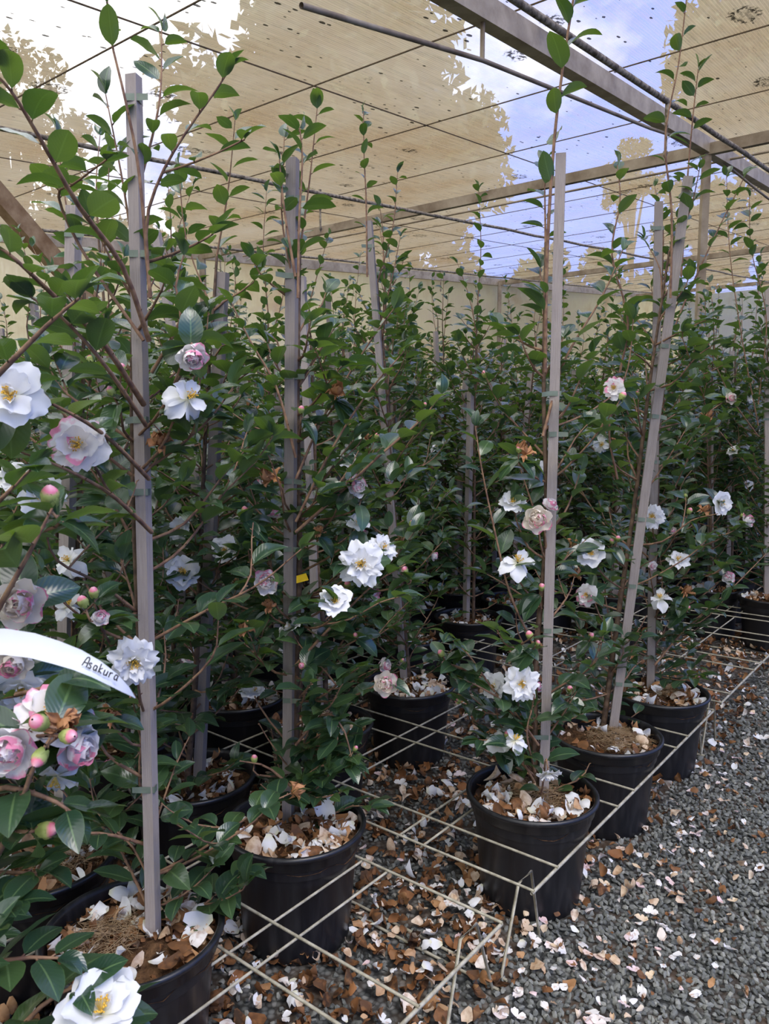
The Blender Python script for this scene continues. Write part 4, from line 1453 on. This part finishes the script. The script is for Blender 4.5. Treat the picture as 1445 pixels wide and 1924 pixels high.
def wire_grid(u0, v0, nu, nv, label):
    root = empty('pot_grid', W(u0, v0))
    O = W(u0, v0)
    m = MB()
    Lu = .4675 * nu + .075 - .13 + .06
    Lv = .365 * nv
    Lu = .4675 * nu - .0
    P = lambda du, dv, z: W(u0 + du, v0 + dv, z) - O
    us = []
    for k in range(nu):
        us += [.4675 * k, .4675 * k + .115]
    us.append(.4675 * nu - .0675)
    vs = [0]
    for k in range(1, nv):
        vs += [.365 * k - .072, .365 * k]
    vs.append(.365 * nv - .072)
    U1, V1 = us[-1], vs[-1]
    for a in us:
        tube(m, [P(a, -.004, GZ), P(a, V1 * .5, GZ - .0015), P(a, V1 + .004, GZ)], .0031, 6)
    for b in vs:
        r = .0040 if b in (vs[0], vs[-1]) else .0031
        tube(m, [P(-.004, b, GZ - .0055), P(U1 * .5, b, GZ - .007), P(U1 + .004, b, GZ - .0055)], r, 6)
    m.build('wire_mesh', M['wire'], root)
    for a, sgn in ((.02, 1), (U1 - .02, -1)):
        for b in (.045, V1 * .5, V1 - .045):
            lm = MB()
            tube(lm, [P(a - .07 * sgn * 1, b, .0), P(a - .0, b, GZ - .012), P(a + .06 * sgn, b, GZ - .012), P(a + .11 * sgn, b, .0)], .0036, 6)
            lm.build('leg', M['wire'], root)
        fm = MB()
        tube(fm, [P(a - .07 * sgn, .03, .006), P(a - .07 * sgn, V1 - .03, .006)], .0036, 6)
        fm.build('foot_rail', M['wire'], root)
    tag(root, label, 'pot grid', 'welded wire grids holding the pots')
    return root


wire_grid(-.06, .715, 3, 4, 'nearest welded wire pot grid, holding the front left pots')
wire_grid(1.41, .715, 3, 4, 'wire pot grid under the front right pots, ending at the bare corner')
wire_grid(2.84, .715, 3, 4, 'mostly empty wire pot grid beyond the three right pots')
wire_grid(4.28, .715, 3, 4, 'wire pot grid around the pot at the right edge')
wire_grid(-.06, 2.30, 3, 4, 'wire pot grid further in on the left, behind the nearest grid')
wire_grid(1.41, 2.30, 3, 4, 'wire pot grid in the middle, hidden under the second block of pots')
wire_grid(2.84, 2.30, 3, 4, 'far middle wire pot grid beneath crowded pots')


# ------------------------------------------------------------------ litter on the ground
def ground_litter():
    r = random.Random(31)
    m = MB()
    pts = []
    while len(pts) < 7000:
        y = .9 + 4.4 * r.random() ** 1.25
        x = r.uniform(-.5 * y - .1, .5 * y + .1)
        u, v = to_uv((x, y))
        if v < .62: continue
        if v < .80 and r.random() > (v - .62) / .18: continue
        # patchy
        if math.sin(u * 7.3) * math.cos(v * 9.1) + r.uniform(-1, 1) < -.55: continue
        pts.append((x, y, r.uniform(.004, .016)))
    scatter_petals(m, pts[:6500], .026, r, lambda q: 1 if q.random() < .14 else 0, .01)
    o = m.build('petal_litter', [M['litter'], M['petal']])
    tag(o, 'browning camellia petals heaped on the ground beneath the wire grids', 'petal litter', kind='stuff')
    m = MB()
    pts = []
    while len(pts) < 5200:
        y = .9 + 4.6 * r.random() ** 1.2
        x = r.uniform(-.5 * y - .1, .5 * y + .1)
        u, v = to_uv((x, y))
        if v < .70: continue
        if v < .95 and r.random() > (v - .66) / .29: continue
        pts.append((x, y, r.uniform(.002, .008)))
    scatter_petals(m, pts, .030, r, None, .006)
    o = m.build('leaf_litter', M['mulch'])
    tag(o, 'dark rotting leaf litter covering the soil beneath the wire grids', 'leaf litter', kind='stuff')
    m = MB(); pts = []
    while len(pts) < 260:
        y = 1.1 + 4.0 * r.random() ** 1.1
        x = r.uniform(-.5 * y, .5 * y + .05)
        u, v = to_uv((x, y))
        if v > .66: continue
        if r.random() > math.exp((v - .66) / .32) + .10: continue
        pts.append((x, y, .009))
    scatter_petals(m, pts, .020, r, None, .004)
    o = m.build('dry_petal_litter', M['litter'])
    tag(o, 'small dried brown petals sprinkled over the gravel path', 'petal litter', kind='stuff')


ground_litter()

rr_ = random.Random(8)
PM = []
for k in range(9):
    m = MB()
    s = .034
    if k < 6:
        V, Q, UV = petal_grid(s, s * rr_.uniform(.6, .85), rr_.uniform(.1, .45), rr_.uniform(-.1, .3), .2, .06, 7, 7, rr_)
        V[:, 1] -= s / 2
        if k % 2: V[:, 2] *= -1
        V[:, 2] -= V[:, 2].min()
        m.add(V, Q, UV=UV)
    else:
        for q in range(2 + k % 2):
            V, Q, UV = petal_grid(s * .9, s * .7, .3, .1, .2, .06, 6, 6, rr_)
            V = place(V, rotm('Z', q * 1.5 + rr_.uniform(-.3, .3)) @ rotm('X', .12), (0, 0, .002 + q * .002))
            m.add(V, Q, UV=UV)
    PM.append(m.mesh('fallen_petal', [M['fresh']]))


def drop(x, y, z, s, rnd, label, group):
    o = newobj('fallen_petal', rnd.choice(PM), None, (x, y, z))
    o.rotation_euler = (rnd.gauss(0, .18), rnd.gauss(0, .18), rnd.uniform(0, 6.28))
    o.scale = (s, s, s)
    tag(o, label, 'petal', group)


# the conspicuous ones on the gravel, read off the picture
SPOTS = [(1040, 1775), (1062, 1790), (1095, 1780), (1075, 1812), (1115, 1795), (1182, 1762), (1258, 1748), (1372, 1785), (1264, 1795), (982, 1870), (950, 1880), (1115, 1905), (765, 1828), (1101, 1633), (1145, 1644), (1110, 1628),
         (1108, 1715), (1000, 1770), (985, 1745), (1010, 1740), (1255, 1675), (1272, 1568), (1435, 1635), (1207, 1865), (1308, 1868), (1195, 1548), (1405, 1475), (1372, 1300), (1435, 1390), (1350, 1440), (1395, 1335),
         (820, 1672), (840, 1700), (865, 1705), (880, 1750), (900, 1775), (862, 1760), (925, 1790), (935, 1760), (905, 1740), (850, 1735), (890, 1700), (955, 1790), (820, 1720), (1303, 1310), (1330, 1290), (1325, 1450), (1250, 1400)]
for px, py in SPOTS:
    p = at(px, py, z=.012)
    drop(p.x, p.y, .012, rr_.uniform(.75, 1.1), rr_, 'fresh white camellia petal lying on the grey gravel near the grid corner' if py > 1600 else 'pale camellia petal lying on the gravel path further from the grid corner', 'fresh petals on the gravel near the corner' if py > 1600 else 'pale petals along the gravel path')
k = 0
while k < 110:
    y = 1.2 + 3.3 * rr_.random()
    x = rr_.uniform(-.3 * y, .5 * y)
    u, v = to_uv((x, y))
    if v > .72 or v < -.6: continue
    if rr_.random() > math.exp((v - .72) / .35) + .06: continue
    drop(x, y, .013, rr_.uniform(.45, .8), rr_, 'small pale camellia petal scattered on the gravel path beside the grids', 'small petals scattered over the gravel')
    k += 1
k = 0
while k < 140:
    y = 1.05 + 2.2 * rr_.random()
    x = rr_.uniform(-.5 * y, .4 * y)
    u, v = to_uv((x, y))
    if v < .72 or v > 2.2: continue
    drop(x, y, .022, rr_.uniform(.6, .95), rr_, 'white camellia petal on the brown litter beneath the wire grids', 'white petals on the litter under the grids')
    k += 1

# ------------------------------------------------------------------ roof, wall, steel
def roof():
    m = MB()
    u0, u1, v0, v1 = 1.55, 25.5, -7.5, 8.25
    c = [W(u0, v0, roof_z(u0)), W(u1, v0, roof_z(u1)), W(u1, v1, roof_z(u1)), W(u0, v1, roof_z(u0))]
    m.add([tuple(p) for p in c], [[0, 1, 2, 3]], UV=[[v0, u0], [v0, u1], [v1, u1], [v1, u0]])
    tag(m.build('ceiling', M['roof'], smooth=False), kind='structure')
    m = MB()
    w = .006
    us = [2.33 + 1.125 * k for k in range(0, 21)]
    for u in us:
        bar(m, W(u, v0, roof_z(u) - .004), W(u, v1, roof_z(u) - .004), w, .006)
    for v in (-2.7, -.2, 3.27, 5.75):
        bar(m, W(u0, v, roof_z(u0) - .006), W(u1, v, roof_z(u1) - .006), w, .006)
    tag(m.build('trim_1', M['seam'], smooth=False), kind='structure')


roof()


def zbar(name, a, b, w, h, mat, kind='structure'):
    m = MB(); bar(m, a, b, w, h)
    return tag(m.build(name, mat, smooth=False), kind=kind)


# ridge beam along u, cross beams, columns
zbar('roof_beam', W(1.7, 1.96, roof_z(1.7) - .085), W(25.3, 1.96, roof_z(25.3) - .085), .075, .11, M['galv'])
for u in (6.5, 14.0, 21.5):
    zbar('roof_beam', W(u, -7.4, roof_z(u) - .115), W(u, 8.2, roof_z(u) - .115), .05, .085, M['steel'])
zbar('column', W(6.5, 1.95, 0), W(6.5, 1.95, roof_z(6.45) - .12), .055, .055, M['steel'])
zbar('column', W(6.5, 8.15, 0), W(6.5, 8.15, roof_z(6.45) - .1), .07, .07, M['steel'])
zbar('column', W(14.0, 8.15, 0), W(14.0, 8.15, roof_z(14.0) - .1), .07, .07, M['steel'])
zbar('column', W(14.0, 1.95, 0), W(14.0, 1.95, roof_z(14.0) - .1), .055, .055, M['steel'])
zbar('roof_beam', W(1.7, 8.2, roof_z(1.7) - .09), W(25.3, 8.2, roof_z(25.3) - .09), .06, .13, M['galv'])
# tension chord under the ridge beam
m = MB()
ch = [(2.0, -.42), (3.16, -.30), (5.26, -.19), (6.3, -.11)]
tube(m, [W(u, 1.95, roof_z(u) + dz) for u, dz in ch], .011, 8)
tube(m, [W(3.16, 1.95, roof_z(3.16) - .3), W(3.16, 1.95, roof_z(3.16) - .1)], .011, 8)
tube(m, [W(6.6, 1.95, roof_z(6.6) - .11), W(8, 1.95, roof_z(8) - .2), W(11, 1.95, roof_z(11) - .35)], .011, 8)
tag(m.build('trim_2', M['steel']), kind='structure')
# brace at the eave column
zbar('brace', W(6.5, 8.1, 2.75), W(7.3, 8.1, 1.9), .05, .05, M['steel'])
# big rusty brace running down through the plants
a = at(-120, 235, Y=4.0); b = at(450, 888, Y=6.0)
d = (b - a)
b2 = a + d * ((a.z - .0) / (a.z - b.z))
zbar('brace', a - d * .25, b2, .075, .10, M['timber'])


def hung_pipe(name, pix, u_or_v, r, droppers, label):
    """sprinkler pipe hung just below the sheets along u"""
    root = empty(name, W(3, u_or_v, roof_z(3) - .12))
    O = root.location
    m = MB()
    rr2 = random.Random(int(u_or_v * 10))
    pts = [W(u, u_or_v, roof_z(u) - .19 + rr2.uniform(-.008, .008)) - O for u in np.arange(1.6, 25, .7)]
    tube(m, pts, r, 8)
    m.build('pipe', M['pipe'], root)
    for u in droppers:
        dm = MB(); top = W(u, u_or_v, roof_z(u) - .20) - O
        tube(dm, [top + Vector((0, 0, .03)), top - Vector((0, 0, .13))], [.013, .012], 8)
        tube(dm, [top - Vector((0, 0, .13)), top - Vector((0, 0, .27))], [.009, .009], 8)
        tube(dm, [top - Vector((0, 0, .27)), top - Vector((0, 0, .285)), top - Vector((0, 0, .31))], [.014, .016, .004], 8)
        dm.build('sprinkler', M['pipe'], root)
    tag(root, label, 'irrigation pipe')
    return root


hung_pipe('sprinkler_pipe', None, 1.68, .017, (4.8, 9.0, 13.5), 'lichen-crusted overhead pipe just right of the main beam with a hanging sprinkler')
hung_pipe('sprinkler_pipe', None, 4.54, .015, (4.85, 9.2, 14.0), 'lichen-crusted overhead pipe crossing behind the front stakes at upper left')
hung_pipe('sprinkler_pipe', None, 7.2, .015, (6.0, 10.5), 'lichened overhead pipe closest to the left eave')
m = MB(); tube(m, [W(7.05, v, roof_z(7.05) - .10) for v in (-5, 0, 4, 8)], .010, 6)
o = m.build('conduit', M['steel']); tag(o, 'thin straight conduit running parallel behind the cross beam', 'conduit')

m = MB()
c = [W(-3, 8.26, .0), W(25.5, 8.26, 0), W(25.5, 8.26, roof_z(25.5)), W(-3, 8.26, roof_z(-3))]
m.add([tuple(p) for p in c], [[0, 1, 2, 3]], UV=[[-3, 0], [25.5, 0], [25.5, 4], [-3, 3]])
tag(m.build('wall_left', M['wallsheet'], smooth=False), kind='structure')


m = MB()
c = [W(25.5, -7.5, .0), W(25.5, 8.26, 0), W(25.5, 8.26, roof_z(25.5)), W(25.5, -7.5, roof_z(25.5))]
m.add([tuple(p) for p in c], [[0, 1, 2, 3]], UV=[[-7.5, 0], [8.26, 0], [8.26, 5], [-7.5, 5]])
tag(m.build('wall_far', M['wallsheet'], smooth=False), kind='structure')


# ------------------------------------------------------------------ trees outside, seen through the sheets
def tree(px, py, D, rpx, label, seed, sq=1.0, n=5200, sub=26, low=0.5):
    r = np.random.RandomState(seed)
    c = at(px, py, Y=D)
    R = rpx / FPX * D
    root = empty('tree', (c.x, c.y, 0))
    m = MB()
    # clumps on an ellipsoid
    K = sub
    dirs = r.normal(size=(K, 3)); dirs /= np.linalg.norm(dirs, axis=1)[:, None]
    cc = dirs * (r.rand(K, 1) ** .4) * np.array([R * .78, R * .78, R * .78 * sq])
    cr = R * r.uniform(.12, .27, K)
    w = cr ** 2 / (cr ** 2).sum()
    which = r.choice(K, n, p=w)
    off = r.normal(size=(n, 3)); off /= np.linalg.norm(off, axis=1)[:, None]
    rad = (r.rand(n, 1) ** .45)
    P = cc[which] + off * rad * cr[which][:, None]
    s = R * .030 * r.uniform(.6, 1.5, n)
    a = r.normal(size=(n, 3)); a /= np.linalg.norm(a, axis=1)[:, None]
    b = np.cross(a, r.normal(size=(n, 3))); b /= np.linalg.norm(b, axis=1)[:, None]
    a = a * s[:, None] * 1.6; b = b * s[:, None] * .7
    V = np.stack([P - a, P + b, P + a, P - b], 1)
    V[:, :, 2] += c.z
    Q = np.arange(n * 4).reshape(n, 4)
    m.add(V.reshape(-1, 3), Q)
    m.build('foliage', M['tree'], root, smooth=False)
    t = MB()
    tube(t, [(0, 0, 0), (.1, 0, c.z * .5), (0, .1, c.z)], [R * .09, R * .06, R * .03], 10)
    for k in range(0, K, 2):
        tube(t, [(0, .05, c.z * .7), (cc[k][0] * .5, cc[k][1] * .5, c.z + cc[k][2] * .3), (cc[k][0], cc[k][1], c.z + cc[k][2])], [R * .035, R * .02, R * .008], 6)
    t.build('trunk', M['stem'], root)
    tag(root, label, 'tree', 'trees outside the shade house')


tree(620, 260, 19, 330, 'broad tall tree seen through roof sheets at upper centre', 1, .9, 19000, 150)
tree(830, 330, 22, 170, 'lower tree crown right of the broad central tree', 2, 1.0, 6500, 60)
tree(20, 250, 14, 165, 'tree seen through roof sheets at upper left corner', 3, 1.2, 6000, 60)
tree(1460, 90, 30, 225, 'big tree seen through roof sheets at upper right corner', 4, 1.0, 12000, 90)
tree(1190, 350, 30, 85, 'small tree in the gap beneath the main beam', 5, 1.0, 3500, 16)
tree(1340, 430, 31, 150, 'tree low behind the column on the right', 6, .9, 5000, 24)
tree(430, 480, 20, 210, 'low tree behind the front stakes at left', 7, .8, 7000, 30)
tree(130, 500, 16, 170, 'low tree beyond the left sheeted wall', 8, .9, 6000, 26)
tree(730, 560, 24, 200, 'low tree beyond the far end of the rows', 9, .7, 6000, 26)
tree(1050, 600, 32, 220, 'low tree at the far end under the roof', 10, .6, 6000, 26)


# ------------------------------------------------------------------ handwritten plant label strip
def plant_label():
    root = empty('plant_label', at(0, 1220, Y=.62))
    O = root.location
    m = MB()
    # centre line and half width in picture terms at about 0.62 m
    cl = [(-90, 1212, .62, 25), (-40, 1206, .615, 25), (10, 1206, .61, 24.5), (60, 1213, .605, 23.5), (105, 1226, .60, 22), (145, 1240, .60, 20), (180, 1257, .60, 17), (212, 1277, .60, 13), (238, 1297, .605, 7), (254, 1312, .61, .6)]
    C, N = [], []
    for i, (x, y, Y, h) in enumerate(cl):
        x0, y0 = cl[max(0, i - 1)][:2]; x1, y1 = cl[min(len(cl) - 1, i + 1)][:2]
        dx, dy = x1 - x0, y1 - y0; l = math.hypot(dx, dy)
        nx, ny = dy / l, -dx / l
        C.append((x, y, Y)); N.append((nx * h, ny * h))
    V, UV = [], []
    for i in range(len(cl)):
        for s in (-1, 0, 1):
            p = at(C[i][0] + N[i][0] * s, C[i][1] + N[i][1] * s, Y=C[i][2] + (.0025 if s == 0 else 0) + .006 * s) - O
            V.append(p)
    th = Vector((0, .0006, 0))
    n = len(cl)
    Q = [[i * 3 + k, i * 3 + k + 1, (i + 1) * 3 + k + 1, (i + 1) * 3 + k] for i in range(n - 1) for k in (0, 1)]
    m.add([tuple(v) for v in V], Q)
    m.add([tuple(v + th) for v in V], Q)
    m.build('strip', mat_simple('white_label_plastic', (0.47, 0.49, 0.53), (0.52, 0.54, 0.58), 8, .35, .5, .02), root)
    # lettering strokes, in a box running along the strip
    glyph = {
        'A': [[(0, 0), (.28, 1), (.62, 1), (.62, 0)], [(.08, .42), (.62, .45)]],
        's': [[(.45, .55), (.2, .62), (.1, .48), (.42, .25), (.38, .04), (.05, .04)]],
        'a': [[(.45, .55), (.15, .58), (.05, .25), (.2, .02), (.42, .2), (.47, .58), (.46, .15), (.55, .0)]],
        'k': [[(.08, 1.0), (.08, 0)], [(.45, .62), (.1, .3), (.5, .0)]],
        'u': [[(.05, .58), (.08, .1), (.28, .02), (.45, .2), (.48, .58), (.48, .0)]],
        'r': [[(.08, .58), (.1, .0)], [(.1, .38), (.25, .58), (.45, .55)]],
    }
    x0, y0, x1, y1 = 154, 1250, 222, 1279
    L = math.hypot(x1 - x0, y1 - y0); ex, ey = (x1 - x0) / L, (y1 - y0) / L
    nx, ny = ey, -ex
    ink = MB()
    adv = L / 7.0
    for q, chh in enumerate('Asakura'):
        hgt = 17 if chh in 'Ak' else 17
        for st in glyph[chh]:
            P = []
            for gx, gy in st:
                sx = q * adv + gx * adv * 1.35
                sag = -4.5 * math.sin(math.pi * sx / L) * 0 + 2.0 * (sx / L) ** 2
                sy = gy * hgt
                P.append(at(x0 + ex * sx + nx * sy - ny * 0, y0 + ey * sx + ny * sy + sag, Y=.598) - O)
            tube(ink, smooth_path(P, max(3, len(P) * 3)) if len(P) > 2 else P, .00055, 5)
    ink.build('lettering', mat_simple('black_ink', (.015, .015, .02), (.03, .03, .035), 30, .6, .2, 0), root)
    tag(root, 'curved white plastic strip label handwritten in black among the left leaves', 'plant label')


plant_label()
# small yellow tag behind the second stake
root = empty('yellow_tag', at(568, 1086, Y=1.72)); m = MB()
O = root.location
P = [at(557, 1082, Y=1.72) - O, at(557, 1096, Y=1.72) - O, at(580, 1090, Y=1.70) - O, at(575, 1077, Y=1.70) - O]
m.add([tuple(p) for p in P] + [tuple(p + Vector((0, .0008, 0))) for p in P], [[0, 1, 2, 3], [7, 6, 5, 4], [0, 4, 5, 1], [1, 5, 6, 2], [2, 6, 7, 3], [3, 7, 4, 0]])
m.build('tag_plate', mat_simple('yellow_plastic', (.75, .48, .02), (.85, .58, .03), 10, .5, .4, 0), root, smooth=False)
tag(root, 'small bright yellow plant tag beside the second front stake', 'plant tag')
